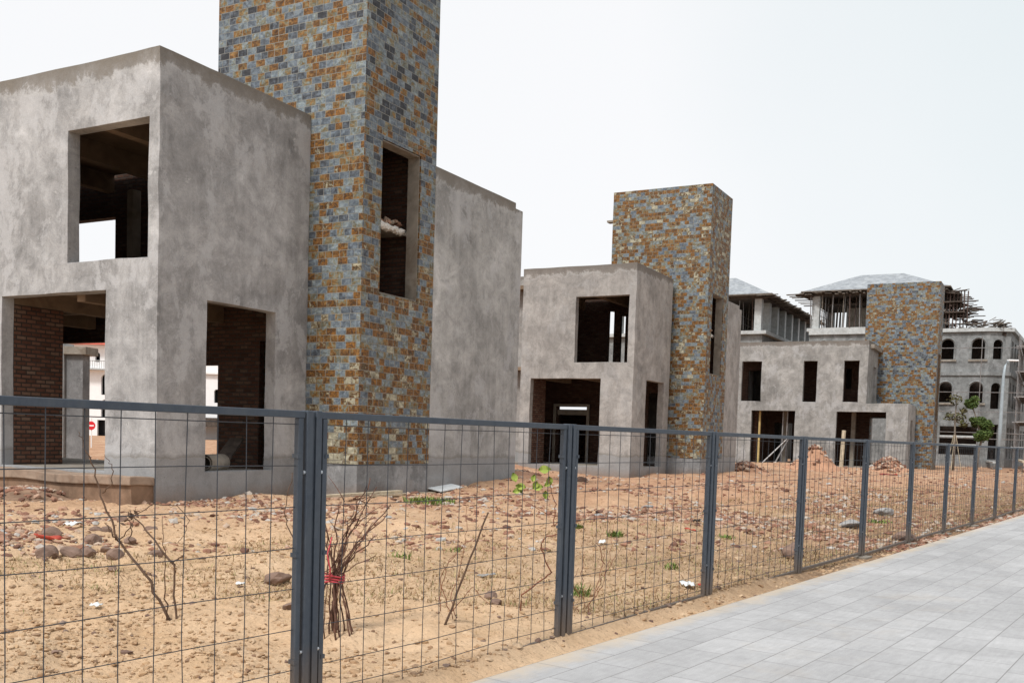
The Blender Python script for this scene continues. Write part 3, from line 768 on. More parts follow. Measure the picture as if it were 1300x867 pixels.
MB().box((-1.1, -1.1, 14.101), (20.9, 12.2, 14.19)).build('eaves_formwork', M['timber'], b5, uv=False)
shoring(b5, .6, 19, .9, 3.4, 11.16, 13.95, 14, 3, .04, 9)
eaves_boards(b5, -1, 20, -1, 5, 14.0, 40, 6, False, .7)

# free standing scaffold beside the block's right side
sc = empty('scaffold', (38.0, 75.2, 0), RZ, 'tube scaffold standing against the right side of the arched block', 'scaffold')
for i in range(7):
    for j in range(2):
        MB().tube([(i*1.9, -j*1.1, -.2), (i*1.9, -j*1.1, 10.4)], .04, 5).build('standard', M['pole'], sc, uv=False)
for z in (1.9, 3.8, 5.7, 7.6, 9.5):
    for j in range(2):
        MB().tube([(-.6, -j*1.1, z), (12, -j*1.1, z)], .035, 5).build('ledger', M['pole'], sc, uv=False)
    for i in range(7):
        MB().tube([(i*1.9, .2, z), (i*1.9, -1.4, z)], .035, 5).build('transom', M['pole'], sc, uv=False)
    if z > 3:
        MB().box((0, -1.0, z+.04), (11.4, -.1, z+.09)).build('plank_deck', M['timber'], sc)
for i in range(3):
    MB().tube([(i*3.8, -1.15, 0), (i*3.8+3.8, -1.15, 5.7)], .035, 5).build('brace', M['pole'], sc, uv=False)
sf = empty('scaffold', (37, 76, 0), RZ, 'thin scaffold rails and one tall pole tied across the arched facade', 'scaffold')
for z in (9.35, 5.98, 4.5, 2.9, 2.45):
    MB().tube([(-.9, -2.2, z), (-.9, 5.2, z+.05)], .03, 5).build('ledger', M['pole'], sf, uv=False)
for t in (1.25, 5.0, -2.0):
    MB().tube([(-.9, t, -.1), (-.9, t, 10.3)], .035, 5).build('standard', M['pole'], sf, uv=False)

# ---------------------------------------------------------------- street lamp
lp = empty('street_lamp', (34.33, 70, H(34.3, 70)), 0, 'tall pale street lamp in front of the arched block', 'street lamp')
MB().tube([(0, 0, 0), (0.02, 0, 3), (0.05, 0, 6.6), (.12, 0, 7.3), (.3, 0, 7.62), (.42, 0, 7.68)], [.15, .13, .1, .08, .07, .06], 8).build('pole', M['lamp'], lp, smooth=True, uv=False)
MB().box((.28, -.16, 7.62), (1.0, .16, 7.74)).build('lamp_head', M['signwhite'], lp, bevel=.04, uv=False)
MB().box((-.22, -.22, 0), (.22, .22, .12)).build('base_plate', M['lamp'], lp, uv=False)

# ---------------------------------------------------------------- trees
def leafcloud(mb, c, R, n, size, rr, sq=(1, 1, .8)):
    for _ in range(n):
        while True:
            p = Vector((rr.uniform(-1, 1), rr.uniform(-1, 1), rr.uniform(-1, 1)))
            if .25 < p.length < 1: break
        p = p*(R*(.8+.35*noise.noise(p*2.2+Vector(c))))
        p = Vector((p.x*sq[0], p.y*sq[1], p.z*sq[2]))+Vector(c)
        a = Vector((rr.gauss(0, 1), rr.gauss(0, 1), rr.gauss(0, .6))).normalized(); b = a.cross(Vector((rr.gauss(0, 1), rr.gauss(0, 1), rr.gauss(0, 1)))).normalized()
        s = size*rr.uniform(.6, 1.3)
        mb.face([p-a*s, p+b*s*.45, p+a*s, p-b*s*.45])

def tree(loc, label, trunk, clumps, mat, seed, stakes=False, n=420, group='young trees in front of the arched block', lsize=.1):
    rr = random.Random(seed)
    t = empty('tree', loc, 0, label, 'tree', group)
    tb = MB(); tb.tube(trunk, [.09*(1-.6*i/(len(trunk)-1)) for i in range(len(trunk))], 7)
    tr = tb.build('trunk', M['bark'], t, smooth=True, uv=False)
    for c, R in clumps:
        # branch to each clump
        base = min(trunk, key=lambda p: abs(p[2]-(c[2]-R*.9)))
        MB().tube([base, ((base[0]+c[0])/2, (base[1]+c[1])/2, (base[2]+c[2])/2-.05), c], [.045, .03, .012], 5).build('branch', M['bark'], tr, uv=False)
    cb = MB()
    for c, R in clumps: leafcloud(cb, c, R, int(n*R*R*2.2)+60, lsize, rr)
    cb.build('crown', mat, t, uv=False)
    if stakes:
        for a in (0, 2.1, 4.2):
            MB().tube([(cos(a)*.55, sin(a)*.4, -.05), (cos(a)*.08, sin(a)*.08, 2.3)], .025, 5).build('stake', M['timber_pale'], t, uv=False)
    return t
tree((28.5, 64, H(28.5, 64)), 'thin staked sapling with sparse brownish leaves, left of the bushier tree', [(0, 0, 0), (.03, 0, 1.5), (-.03, 0, 3.2), (0, 0, 4.6)],
     [((-.1, 0, 4.6), .55), ((-.3, .1, 3.5), .5), ((.3, 0, 3.4), .5), ((.55, 0, 3.0), .35), ((.5, 0, 3.9), .3)], M['leafb'], 3, True, 110)
tree((29.55, 63, H(29.7, 64)), 'young tree with dense green clumps beside the street lamp', [(0, 0, 0), (.05, 0, 1.2), (.25, 0, 2.1), (-.1, 0, 3.2), (-.5, 0, 4.2)],
     [((.25, 0, 2.3), .6), ((.55, 0, 2.5), .45), ((.1, .2, 3.15), .55), ((.45, 0, 3.0), .5), ((-.55, 0, 4.35), .48), ((-.35, 0, 4.6), .3), ((-.4, 0, 3.3), .25)], M['leaf'], 5, False, 1400, lsize=.11)
tree((10.2, 64, H(9.6, 64)), 'leafy tree glimpsed through the narrow side doorway of the middle house', [(0, 0, 0), (.1, 0, 1.5), (0, .1, 3.0), (.1, 0, 4.5)],
     [((0, 0, 4.5), 1.3), ((1.1, 0, 3.7), 1.0), ((-1.1, .3, 3.8), 1.0), ((.2, 0, 3.0), 1.0), ((-.6, -.6, 5.0), .9)], M['leaf'], 8, False, 420, None, .14)

# ---------------------------------------------------------------- white building seen through the first villa
wb = empty('apartment_house', (-54, 110, 0), radians(1), 'bright white house with a red tiled roof seen through the doorway of the nearest house', 'building')
ww = [(7.3, 7.85, 8.3, 9.35, True), (8.0, 9.0, 4.7, 7.0, True), (8.0, 9.0, 2.2, 4.2, True), (7.6, 9.2, -.1, 1.9, False), (20.5, 21.1, 4.2, 5.7, True), (6.2, 6.7, 5.2, 6.0, False),
      (3.0, 4.0, 4.7, 7.0, True), (3.0, 4.0, 1, 3.4, True), (11.5, 12.5, 4.7, 7.0, True), (14.5, 15.5, 4.7, 7.0, True), (23.8, 24.4, 4.2, 5.7, True), (17.4, 18, 4.2, 5.7, True)]
Wm = Matrix.Identity(4)
arch_wall(29, -.5, 9.95, ww, .35, M['white'], wb, 'front_wall', Wm)
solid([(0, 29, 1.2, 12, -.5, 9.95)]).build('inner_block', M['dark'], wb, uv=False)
MB().box((-.3, -.35, 7.35), (29.3, -.003, 7.6)).box((-.3, -.5, 9.951), (29.3, 12.3, 10.15)).build('cornice', M['white'], wb, uv=False)
hip_roof('tiled_roof', wb, -.9, 29.9, -.9, 12.8, 10.16, 13.6, 6.5, M['tile_red'])
for k in range(3):
    bx = 5.6+k*8.0
    rl = MB()
    for j in range(14): rl.tube([(bx+j*.25, -.8, 7.6), (bx+j*.25, -.8, 8.4)], .03, 4)
    rl.tube([(bx, -.8, 8.4), (bx+3.3, -.8, 8.4)], .05, 4)
    rl.box((bx-.1, -.95, 7.4), (bx+3.4, -.36, 7.58)).build('balcony', M['grey4l'], wb, uv=False)
MB().box((14, -3.2, 1.5), (29, -.37, 2.5)).build('dark_canopy', M['timber_dark'], wb, uv=False)
for k in range(6):
    MB().box((14.2+k*2.8, -3.1, -.3), (14.45+k*2.8, -2.85, 1.5)).build('canopy_post', M['grey4l'], wb, uv=False)

gp = empty('concrete_gateway', (-13.75, 30, 0), radians(-6), 'grey concrete wall stub with a flat cap, behind the nearest house', 'wall')
MB().box((.14, 0, -.2), (.70, .4, 3.62)).build('pier', M['plinth'], gp, bevel=.01)
MB().box((-.9, -.1, -.2), (.138, .5, 3.95)).build('wall_stub', M['grey4l'], gp, bevel=.01)
MB().box((.141, -.12, 3.622), (.86, .6, 3.86)).build('cap_slab', M['conc'], gp, bevel=.01)

sg = empty('no_entry_sign', (-23.5, 55, 0), 0, 'round red no entry sign on a thin post, far behind the nearest house', 'sign')
MB().tube([(0, .02, -.1), (0, .02, 1.85)], .03, 6).build('post', M['signwhite'], sg, uv=False)
def disc(r, th, n=28):
    mb = MB(); mb.tube([(0, 0, 0), (0, -th, 0)], r, n); return mb
dsc = disc(.24, .02); d0 = dsc.build('sign_plate', M['signred'], sg, uv=False); d0.location = (0, -.02, 1.42)
MB().box((-.16, -.028, -.035), (.16, -.021, .035)).build('white_bar', M['signwhite'], d0, uv=False)

# low brick stacks and site wall seen through villa openings
hut = empty('site_shed', (9.0, 74, 0), radians(8), 'pale yellow shed glimpsed through the narrow side doorway of the middle house', 'shed')
solid([(0, 5.5, 0, 4, -.2, 3.0)], [(1, 2, -1, 1, 0, 2.1), (3, 4.2, -1, 1, 1, 2), (.2, 5.3, .2, 3.8, 0, 2.9)]).build('wall', M['yellow'], hut)
MB().box((-.3, -.4, 3.001), (5.8, 4.3, 3.15)).build('roof', M['roofgrey'], hut)

# ---------------------------------------------------------------- fence
fz = math.atan2(FD.y, FD.x)
P0 = Vector((TF*5.547-5.052473, 5.547, 0)); PL = 2.232/CF
fence = empty('wire_fence', tuple(P0), fz, 'blue grey steel fence of welded wire panels between posts along the pavement', 'fence')
def fence_post(k, top=1.70):
    x = k*PL; rr = random.Random(k)
    zb = -.12
    mb = MB()
    mb.box((x-.055, -.03, zb), (x-.012, .03, top+.004)); mb.box((x+.012, -.03, zb), (x+.055, .03, top+.004)); mb.box((x-.0118, -.018, zb), (x+.0118, .022, top-.002))
    o = mb.build('post', M['steel'], fence, bevel=.004, uv=False)
    for zz in (1.36, .35):
        for sx in (-1, 1):
            MB().tube([(x+sx*.056, -.012, zz), (x+sx*.072, -.012, zz)], .012, 8).build('bolt', M['galv'], o, uv=False)
    return o
posts = {}
for k in range(-1, 13): posts[k] = fence_post(k)
def panel(k):
    x0, x1 = k*PL+.073, (k+1)*PL-.073
    rr = random.Random(50+k); w = .019
    mb = MB()
    mb.box((x0-.012, -w, 1.66), (x1+.012, w, 1.70))
    mb.box((x0, -w, .02), (x0+.036, w, 1.6595)); mb.box((x1-.036, -w, .02), (x1, w, 1.6595))
    fr = mb.build('panel_frame', M['steel'], fence, bevel=.004, uv=False)
    bot = MB().beam((x0+.04, rr.uniform(-.01, .01), .02+rr.uniform(-.025, .02)), (x1-.04, rr.uniform(-.01, .01), .03+rr.uniform(-.02, .02)), .034, .034)
    bot.build('bottom_rail', M['steel'], fr, uv=False)
    n = 13; wm = MB(); r = .0027
    for i in range(1, n+1):
        x = x0+.02+(x1-x0-.04)*i/(n+1)
        bx = rr.gauss(0, .006); by = rr.gauss(0, .008)
        wm.tube([(x, 0, 0.03), (x+bx, by, .55), (x+bx*.4, by*.6, 1.15), (x, 0, 1.67)], r, 5, cap=False)
    for j in range(8):
        z = 1.625-.229*j if j < 7 else .10
        by = rr.gauss(0, .01); bz = rr.gauss(0, .007)
        wm.tube([(x0+.01, .006, z), (x0+(x1-x0)*.35, .006+by, z+bz), (x0+(x1-x0)*.7, .006-by*.5, z-bz*.6), (x1-.01, .006, z)], r, 5, cap=False)
    for z in (1.45, .9, .3):
        for xx in (x0+.03, x1-.03):
            MB().box((xx-.014, -.024, z-.012), (xx+.014, .024, z+.012)).build('clip', M['steel'], fr, uv=False)
    wm.build('wire_mesh', M['wire'], fr, smooth=True, uv=False)
for k in range(-1, 12): panel(k)
for k in range(4, 13):
    x = k*PL
    MB().box((x-.16, -.12, -.2), (x+.16, .12, -.005)).build('concrete_footing', M['conc'], posts[k], bevel=.01, uv=False)

# ---------------------------------------------------------------- loose things
def rock(px, py, size, label, mat='stone', flat=.65, seed=0, group='loose stones on the sand', sink=.25, name='stone', cat='stone'):
    p = ground_hit(px, py); rr = random.Random(seed+int(px*7+py))
    bm = bmesh.new(); bmesh.ops.create_icosphere(bm, subdivisions=3, radius=1)
    off = Vector((rr.uniform(0, 50), rr.uniform(0, 50), rr.uniform(0, 50)))
    sx, sy = rr.uniform(.85, 1.25), rr.uniform(.75, 1.0)
    pl = [(Vector((rr.gauss(0, 1), rr.gauss(0, 1), rr.gauss(0, .8))).normalized(), rr.uniform(.6, .9)) for _ in range(8)]
    for v in bm.verts:
        q = v.co.copy()
        for nrm, dd in pl:
            e = q.dot(nrm)-dd
            if e > 0: q -= nrm*e*.9
        q *= 1+.12*noise.noise(q*1.7+off)+.05*noise.noise(q*5+off)
        v.co = Vector((q.x*sx, q.y*sy, q.z*flat))*size
    me = bpy.data.meshes.new(name); bm.to_mesh(me); bm.free(); me.materials.append(M[mat])
    o = bpy.data.objects.new(name, me); C.objects.link(o)
    o.location = (p.x, p.y, p.z+size*flat*(1-sink)*.6); o.rotation_euler = (rr.uniform(-.3, .3), rr.uniform(-.3, .3), rr.uniform(0, 6))
    return put(o, label, cat, group)
heap = [(66, 683, .12), (60, 705, .13), (118, 690, .12), (112, 704, .09), (146, 709, .12), (133, 672, .1), (155, 664, .09), (92, 706, .1), (191, 675, .08), (198, 706, .07),
        (134, 700, .08), (122, 672, .08), (165, 690, .08), (143, 720, .05)]
for i, (x, y, s) in enumerate(heap):
    rock(x, y, s, 'brown stone lying in the loose heap on sand at the left', seed=i, group='brown stones in the left heap')
rock(352, 722, .16, 'biggest rounded brown boulder, just left of the double fence post', flat=.5, group=None, name='boulder', cat='boulder')
rock(622, 758, .07, 'brown stone near the foot of the leaning stick', group=None)
rock(628, 768, .08, 'dark flat stone at the bottom edge, right of the leaning stick', group=None, flat=.5)
rock(372, 766, .09, 'small flat brown stone beside the tied bundle of sticks', group=None, flat=.5)
rock(1005, 709, .22, 'large tan rock behind the fence post where the pavement meets the lot', group=None)
rock(1078, 671, .3, 'wide whitish slab lump in the brown grass', 'stonegrey', .3, group=None)
rock(1146, 686, .25, 'tan clod close to the bottom rail on the right', group=None, flat=.45)
rock(739, 613, .22, 'reddish stone in front of the middle house', group=None)
rock(760, 650, .16, 'dark grey concrete scrap lying mid lot', 'stonegrey', .35, group=None)
rock(822, 750-105, .14, 'grey pebble cluster lump on red soil', 'stonegrey', .35, group=None)
rock(1120, 655, .3, 'greyish concrete chunk in the right part of the lot', 'stonegrey', .4, group=None)

rr = random.Random(5)
# small scrap
def scrap(px, py, w, l, mat, label, name, tilt=.1, cat='scrap'):
    p = ground_hit(px, py); mb = MB(); n = 6
    for i in range(n):
        for j in range(n): mb.v.append(((i/(n-1)-.5)*w*(1+rr.uniform(-.1, .1)), (j/(n-1)-.5)*l*(1+rr.uniform(-.1, .1)), rr.uniform(0, 1)*tilt*.4*w))
    for i in range(n-1):
        for j in range(n-1): mb.f.append((i*n+j, (i+1)*n+j, (i+1)*n+j+1, i*n+j+1)); mb.m.append(0)
    o = mb.build(name, M[mat], None, uv=False, smooth=True)
    sd = o.modifiers.new('th', 'SOLIDIFY'); sd.thickness = .008
    o.location = (p.x, p.y, p.z+.03); o.rotation_euler = (rr.uniform(-.1, .1), rr.uniform(-.1, .1), rr.uniform(0, 3))
    return put(o, label, cat)
scrap(62, 690, .26, .12, 'redrag', 'crumpled red plastic scrap beside the heap of brown stones', 'plastic_scrap', .5)
scrap(94, 671, .22, .12, 'styro', 'white plastic scrap behind the heap of brown stones', 'plastic_scrap', .6)
scrap(122, 773, .09, .07, 'styro', 'tiny white paper scrap near the bottom left edge', 'paper_scrap', .8)
scrap(305, 745, .07, .07, 'styro', 'tiny white scrap left of the double fence post', 'paper_scrap', .8)
scrap(764, 691, .13, .1, 'styro', 'small white lump of plastic right of the second post', 'plastic_scrap', .8)
scrap(872, 746, .22, .09, 'styro', 'flat white strip of foam near the third post', 'foam_scrap', .4)
scrap(618, 733, .2, .12, 'stonegrey', 'pale grey flat chip near the leaning stick', 'stone_chip', .3)
scrap(884, 668, .16, .1, 'timber_dark', 'black plastic scrap with a red cord', 'plastic_scrap', .9)
scrap(876, 675, .22, .03, 'redrag', 'thin red cord lying by the black scrap', 'cord', .3)
scrap(1128, 604, .9, .12, 'redrag', 'bent red pipe on the ground in front of the farther house', 'pipe', .3, 'pipe')
scrap(892, 782-10, .1, .08, 'redrag', 'orange scrap on the soil by the pavement edge', 'plastic_scrap', .5)
# board leaning on rubble and long pale plank by the first tower
def plank(p0, p1, w, h, mat, label, lift=.05, name='plank', cat='plank', z=None):
    a = ground_hit(*p0); b = ground_hit(*p1)
    a.z += lift; b.z += lift
    o = MB().beam(a, b, w, h).build(name, M[mat], None, uv=False, bevel=.004)
    return put(o, label, cat)
plank((403, 636), (508, 628), .12, .05, 'timber_pale', 'long pale plank lying along the foot of the slate tower')
plank((470, 633), (552, 626), .07, .05, 'timber_pale', 'shorter pale batten beside the long plank')
p = ground_hit(560, 625)
o = MB().box((-.5, -.32, 0), (.5, .32, .02)).build('board', M['styro'], None, uv=False); o.location = (p.x, p.y, p.z+.1); o.rotation_euler = (radians(9), radians(-4), RZ)
put(o, 'white flat board lying on rubble beside the plain wing wall', 'board')
plank((1228, 586), (1262, 596), .25, .12, 'grey4l', 'pale concrete beam leaning near the street lamp', .5, 'beam', 'beam')
plank((1262, 575), (1300, 600), .3, .12, 'timber_pale', 'pale plank propped at the far right of the lot', .7)
# concrete pipe piece inside the first doorway
q = LW(1, 1.80, .45, .75)
o = MB(); o.tube([(-.35, 0, 0), (.35, 0, 0)], .17, 20, cap=False); o.tube([(.35, 0, 0), (-.35, 0, 0)], .13, 20, cap=False)
n0 = len(o.v)
for e, sgn in ((0, 1), (20, 1)):
    pass
for k in range(20):
    k2 = (k+1) % 20
    o.f.append((k, k2, 60+(-k2) % 20, 60+(-k) % 20)) if False else None
pp = o.build('concrete_pipe', M['conc'], None, smooth=True, uv=False); pp.location = (q.x, q.y, .72+.175); pp.rotation_euler = (0, 0, RZ+.3)
sd = pp.modifiers.new('th', 'SOLIDIFY'); sd.thickness = .01
put(pp, 'short grey concrete pipe lying on the sill of the narrow side doorway', 'pipe')
qa, qb = LW(1, 2.3, .9, .74), LW(1, 3.3, 1.3, 1.35)
put(MB().beam(qa, qb, .3, .05).build('plank', M['timber_dark'], None, uv=False), 'tilted plank inside the narrow side doorway of the nearest house', 'plank')

# props and poles in the third villa doorways
def pole(b, a, c, r, mat, label, name='scaffold_pole', cat='pole'):
    put(MB().tube([LW(b, *a), LW(b, *c)], r, 6).build(name, M[mat], None, uv=False), label, cat)
pole(3, (.6, 6.6, .3), (.6, 6.6, 3.8), .07, 'yellow', 'yellow upright timber inside the left doorway of the farther house', 'timber_post')
pole(3, (.7, 4.85, .3), (.7, 4.85, 3.8), .05, 'pole', 'right one of two upright poles in the left doorway of the farther house')
pole(3, (.8, 5.15, .3), (.8, 5.15, 3.8), .05, 'pole', 'left one of two upright poles in the left doorway of the farther house')
pole(3, (-.3, 6.1, .35), (.5, 4.6, 2.1), .05, 'pole', 'upper slanting pole leaning in the left doorway of the farther house')
pole(3, (-.3, 5.3, .35), (.5, 4.7, 1.9), .05, 'pole', 'steeper slanting pole leaning in the left doorway of the farther house')
pole(3, (-.2, 1.25, .3), (-.1, 1.2, 2.55), .12, 'timber_pale', 'stout pale post standing in the right doorway of the farther house', 'timber_post')

# dirt mound & brick heaps: each a heap of its own
def heap_mesh(name, c, r, h, mat, seed, label, cat, n=40, lumps=0, lr=(.05, .14), lmat='rubble_mat', jag=.25):
    rr = random.Random(seed); mb = MB()
    V = []; 
    for j in range(n):
        for i in range(n):
            x = (i/(n-1)-.5)*2.4; y = (j/(n-1)-.5)*2.4
            q = math.exp(-(x*x+y*y)*2.2)
            z = h*q*(1+jag*noise.noise(Vector((x*2+seed, y*2, 0))))+.08*h*noise.noise(Vector((x*6, y*6, seed)))-.04
            V.append((x*r, y*r, z+(H(c[0]+x*r, c[1]+y*r)-c[2]) if q > .05 else -0.4))
    mb.v = V
    for j in range(n-1):
        for i in range(n-1): mb.f.append((j*n+i, j*n+i+1, (j+1)*n+i+1, (j+1)*n+i)); mb.m.append(0)
    for k in range(lumps):
        a = rr.uniform(0, 6.3); d = abs(rr.gauss(0, .45)); x, y = cos(a)*d, sin(a)*d
        z = h*math.exp(-(x*x+y*y)*2.2)
        b = len(mb.f); mb.lump((x*r, y*r, z), rr.uniform(*lr), rr, .6, 1)
    o = mb.build(name, [M[mat], M[lmat]], None, uv=False, smooth=False)
    o.location = c
    return put(o, label, cat)
c3 = ground_hit(1036, 585)
M['orange_soil'] = simple('orange_soil', (.38, .215, .135), .95, .25, 3, bump=.8, dirt=(.3, .16, .1))
heap_mesh('soil_mound', Vector((16.0, 52.5, H(16, 52.5))), 1.35, 1.25, 'orange_soil', 2, 'orange soil mound in front of the farther house', 'soil heap', lumps=60)
heap_mesh('brick_heap', Vector((20.9, 55, H(20.9, 55))), 1.3, .75, 'orange_soil', 5, 'heap of broken bricks before the right doorway of the farther house', 'brick heap', lumps=260, lr=(.08, .17))
heap_mesh('rubble_heap', LW(1, 11.6, -1.0, .25), 1.3, .35, 'orange_soil', 7, 'low reddish rubble heap past the end of the nearest house', 'rubble heap', lumps=160)
heap_mesh('rubble_heap', LW(2, -2.4, 5.0, .3), 1.8, .35, 'orange_soil', 9, 'broad reddish rubble heap before the doorway of the middle house', 'rubble heap', lumps=220)
heap_mesh('rubble_heap', LW(1, -.95, 2.2, .25), 1.2, .16, 'footing', 17, 'low rubble heap against the rough porch of the nearest house', 'rubble heap', lumps=200, lr=(.03, .08))
heap_mesh('rubble_heap', LW(2, 10.2, -1.5, .25), 1.2, .45, 'orange_soil', 11, 'rubble heap between the middle house and the farther house', 'rubble heap', lumps=160)
heap_mesh('brick_heap', Vector((-9.4, 26.5, .25)), 2.6, .55, 'orange_soil', 13, 'spread of broken bricks on the ground behind the nearest house', 'brick heap', lumps=300)

# scattered stuff
def scatter(name, mat, n, region, size, seed, flat=.7, pw=1.0, sink=.3):
    rr = random.Random(seed); mb = MB(); c = 0
    while c < n:
        px = rr.uniform(-60, 1360); q = rr.random()**pw
        py = region[0]+(region[1]-region[0])*q
        p = ground_hit(px, py)
        if fdist(p.x, p.y) < -.27 or p.y > 100 or p.y < 4: continue
        # keep out of the houses
        ok = True
        for b, (sx, tx) in {1: (10.4, 9.6), 2: (9.2, 9.6), 3: (9, 9.6)}.items():
            dx, dy = p.x-BL[b][0], p.y-BL[b][1]
            s = dx*sin(TH)+dy*cos(TH); t = -dx*cos(TH)+dy*sin(TH)
            if 0 < s < sx and (0 if s < 3.9 else -1.4 if b < 3 else -3.5) < t < tx: ok = False
        if not ok: continue
        if name == 'rubble' and p.y < 17 and rr.random() < .82-.5*sm(.1, .5, noise.noise(Vector((p.x*.4, p.y*.4, 2)))): continue
        dens = noise.noise(Vector((p.x*.45, p.y*.45, seed)))
        if rr.random() > .45+dens*1.1: continue
        s = rr.uniform(*size)*(rr.random()**1.5+.35)*(p.y/12)**.35
        mb.lump((p.x, p.y, p.z+s*flat*(.4-sink)), s, rr, flat, 0, .38); c += 1
    return put(mb.build(name, M[mat], None, uv=False), kind='stuff')
M['clod'] = island('sand_clods', [(0, (.34, .21, .12)), (.5, (.47, .32, .19)), (.9, (.56, .41, .27)), (1, (.22, .13, .08))], .95, 25, .4)
put(scatter('soil_clods', 'clod', 14000, (605, 860), (.008, .030), 3, .6, .9), 'small crumbs of sandy soil over the lot', 'soil')
put(scatter('rubble', 'rubble_mat', 16000, (580, 700), (.014, .06), 4, .6, .8), 'broken brick and stone bits over the reddish soil', 'rubble')
put(scatter('pebbles', 'stone', 260, (625, 860), (.015, .04), 8, .6, 1.0), 'small brown pebbles on the sand', 'pebbles')

put(scatter('soil_lumps', 'clod', 450, (600, 860), (.02, .05), 13, .55, .8), 'rounded lumps of sandy soil over the lot', 'soil')
# dry grass beside the fence and right part of the lot
def grass(name, mat, n, seed, dmax, y0, y1, hgt, label, lean=.9, wid=.004, dmin=.0):
    rr = random.Random(seed); mb = MB(); c = 0
    while c < n:
        y = y0+(y1-y0)*rr.random()**1.4; d = dmin+(dmax-dmin)*rr.random()**1.3
        x = TF*y-5.052473-d/CF
        if noise.noise(Vector((x*.8, y*.8, seed))) < rr.uniform(-.5, .35): continue
        z = H(x, y); h = hgt*rr.uniform(.4, 1.2); a = rr.uniform(0, 6.3); l = h*rr.uniform(.3, lean)
        tip = Vector((x+cos(a)*l, y+sin(a)*l, z+h*rr.uniform(.35, 1))); mid = Vector((x+cos(a)*l*.35, y+sin(a)*l*.35, z+(tip.z-z)*.65))
        w = Vector((-sin(a), cos(a), 0))*wid*(y/9)**.5
        b = Vector((x, y, z-.01))
        mb.face([b-w, b+w, mid+w*.8, mid-w*.8]); mb.face([mid-w*.8, mid+w*.8, tip]); c += 1
    return put(mb.build(name, M[mat], None, uv=False), label, 'grass', kind='stuff')
M['straw'] = island('dry_straw', [(0, (.20, .13, .07)), (.5, (.36, .25, .13)), (.85, (.46, .35, .2)), (1, (.17, .2, .06))], .9, 10, .2)
M['weed'] = island('weed_green', [(0, (.09, .14, .03)), (.6, (.16, .23, .05)), (1, (.24, .27, .09))], .8, 10, .2)
grass('dry_grass', 'straw', 24000, 21, 5.2, 8.5, 38, .075, 'dry brown grass litter on the soil beside the fence', 2.6)
grass('dry_litter', 'straw', 5000, 22, 6.5, 5.0, 14, .03, 'thin dry litter strewn over the sand', 3.0, .003)
def weed(px, py, r, hgt, n, label, seed):
    p = ground_hit(px, py); rr = random.Random(seed); mb = MB()
    for k in range(n):
        a = rr.uniform(0, 6.3); d = r*rr.random()**.7; b = Vector((cos(a)*d, sin(a)*d, -.01)); a2 = rr.uniform(0, 6.3)
        h = hgt*rr.uniform(.4, 1); tip = b+Vector((cos(a2)*h*.6, sin(a2)*h*.6, h)); mid = b.lerp(tip, .5)+Vector((0, 0, h*.12)); w = Vector((-sin(a2), cos(a2), 0))*.006*(p.y/9)
        mb.face([b-w*.5, b+w*.5, mid+w, mid-w]); mb.face([mid-w, mid+w, tip])
    o = mb.build('weed', M['weed'], None, uv=False); o.location = p
    return put(o, label, 'weed', 'green weeds on the lot')
for i, (x, y, r, h, n, l) in enumerate([(508, 706, .14, .14, 60, 'thin grass tuft right of the tied bundle'), (545, 638, .5, .14, 260, 'low green weeds in front of the slate tower foot'),
    (578, 699, .12, .1, 30, 'sparse green sprig near the leaning stick'), (733, 672, .08, .1, 60, 'small green weed directly right of the second post'), (781, 682, .12, .12, 90, 'round green weed between the second and third posts'),
    (852, 722, .1, .1, 40, 'tiny green weed left of the third post'), (920, 684, .16, .1, 70, 'yellowish weed right of the third post'), (1115, 660, .3, .12, 90, 'weed patch in the right part of the lot'),
    (735, 758, .1, .16, 50, 'green shoots at the foot of the second post'), (962, 583, .35, .4, 200, 'green bush in the left doorway of the farther house'), (640, 606, .4, .2, 150, 'green weeds at the corner of the plain wing wall')]):
    weed(x, y, r, h, n, l, 100+i)

# ---------------------------------------------------------------- sticks and shrubs behind the fence
def at(px, py, Y):
    d = ray(px, py); return Vector((0, 0, 1.6))+d*(Y/d.y)
def stick(mb, pts, r0, r1, rr, jit=.008, sub=5):
    out = []
    for a, b in zip(pts, pts[1:]):
        for k in range(sub): out.append(a.lerp(b, k/sub)+Vector((rr.gauss(0, jit), rr.gauss(0, jit), rr.gauss(0, jit*.6))))
    out.append(pts[-1]); n = len(out)
    mb.tube(out, [r0+(r1-r0)*i/(n-1) for i in range(n)], 6)
rr = random.Random(31)
# bare shrub, left
o = ground_hit(218, 788); Y0 = o.y
sh = empty('bare_shrub', tuple(o), 0, 'bare dead shrub with a long slanting stem behind the left fence panel', 'shrub')
def rel(px, py, dy=0): return at(px, py, Y0+dy)-o
mb = MB()
stick(mb, [Vector((0, 0, -.05)), rel(190, 738), rel(152, 688, .1), rel(132, 640, .15), rel(119, 595, .2), rel(105, 560, .2), rel(100, 548, .2)], .012, .0025, rr)
stick(mb, [Vector((.02, .05, -.05)), rel(221, 730, .1), rel(221, 712, .1), rel(233, 705, .1)], .009, .006, rr, .004)
stick(mb, [rel(221, 718, .1), rel(195, 685, .2), rel(170, 655, .3), rel(160, 650, .3)], .009, .003, rr)
stick(mb, [Vector((-.03, .02, -.05)), rel(211, 750, -.1), rel(208, 700, -.1), rel(206, 655, -.1)], .006, .002, rr)
stick(mb, [rel(152, 688, .1), rel(143, 678), rel(134, 665)], .008, .004, rr)
stick(mb, [rel(132, 625, .15), rel(142, 612), rel(141, 590), rel(133, 577)], .005, .002, rr)
stick(mb, [rel(152, 688, .1), rel(167, 665), rel(172, 645)], .005, .002, rr)
stick(mb, [rel(170, 655), rel(195, 640), rel(225, 642), rel(240, 660), rel(234, 680), rel(222, 690)], .004, .002, rr, .004)
stick(mb, [rel(167, 690), rel(166, 665), rel(163, 650)], .005, .003, rr)
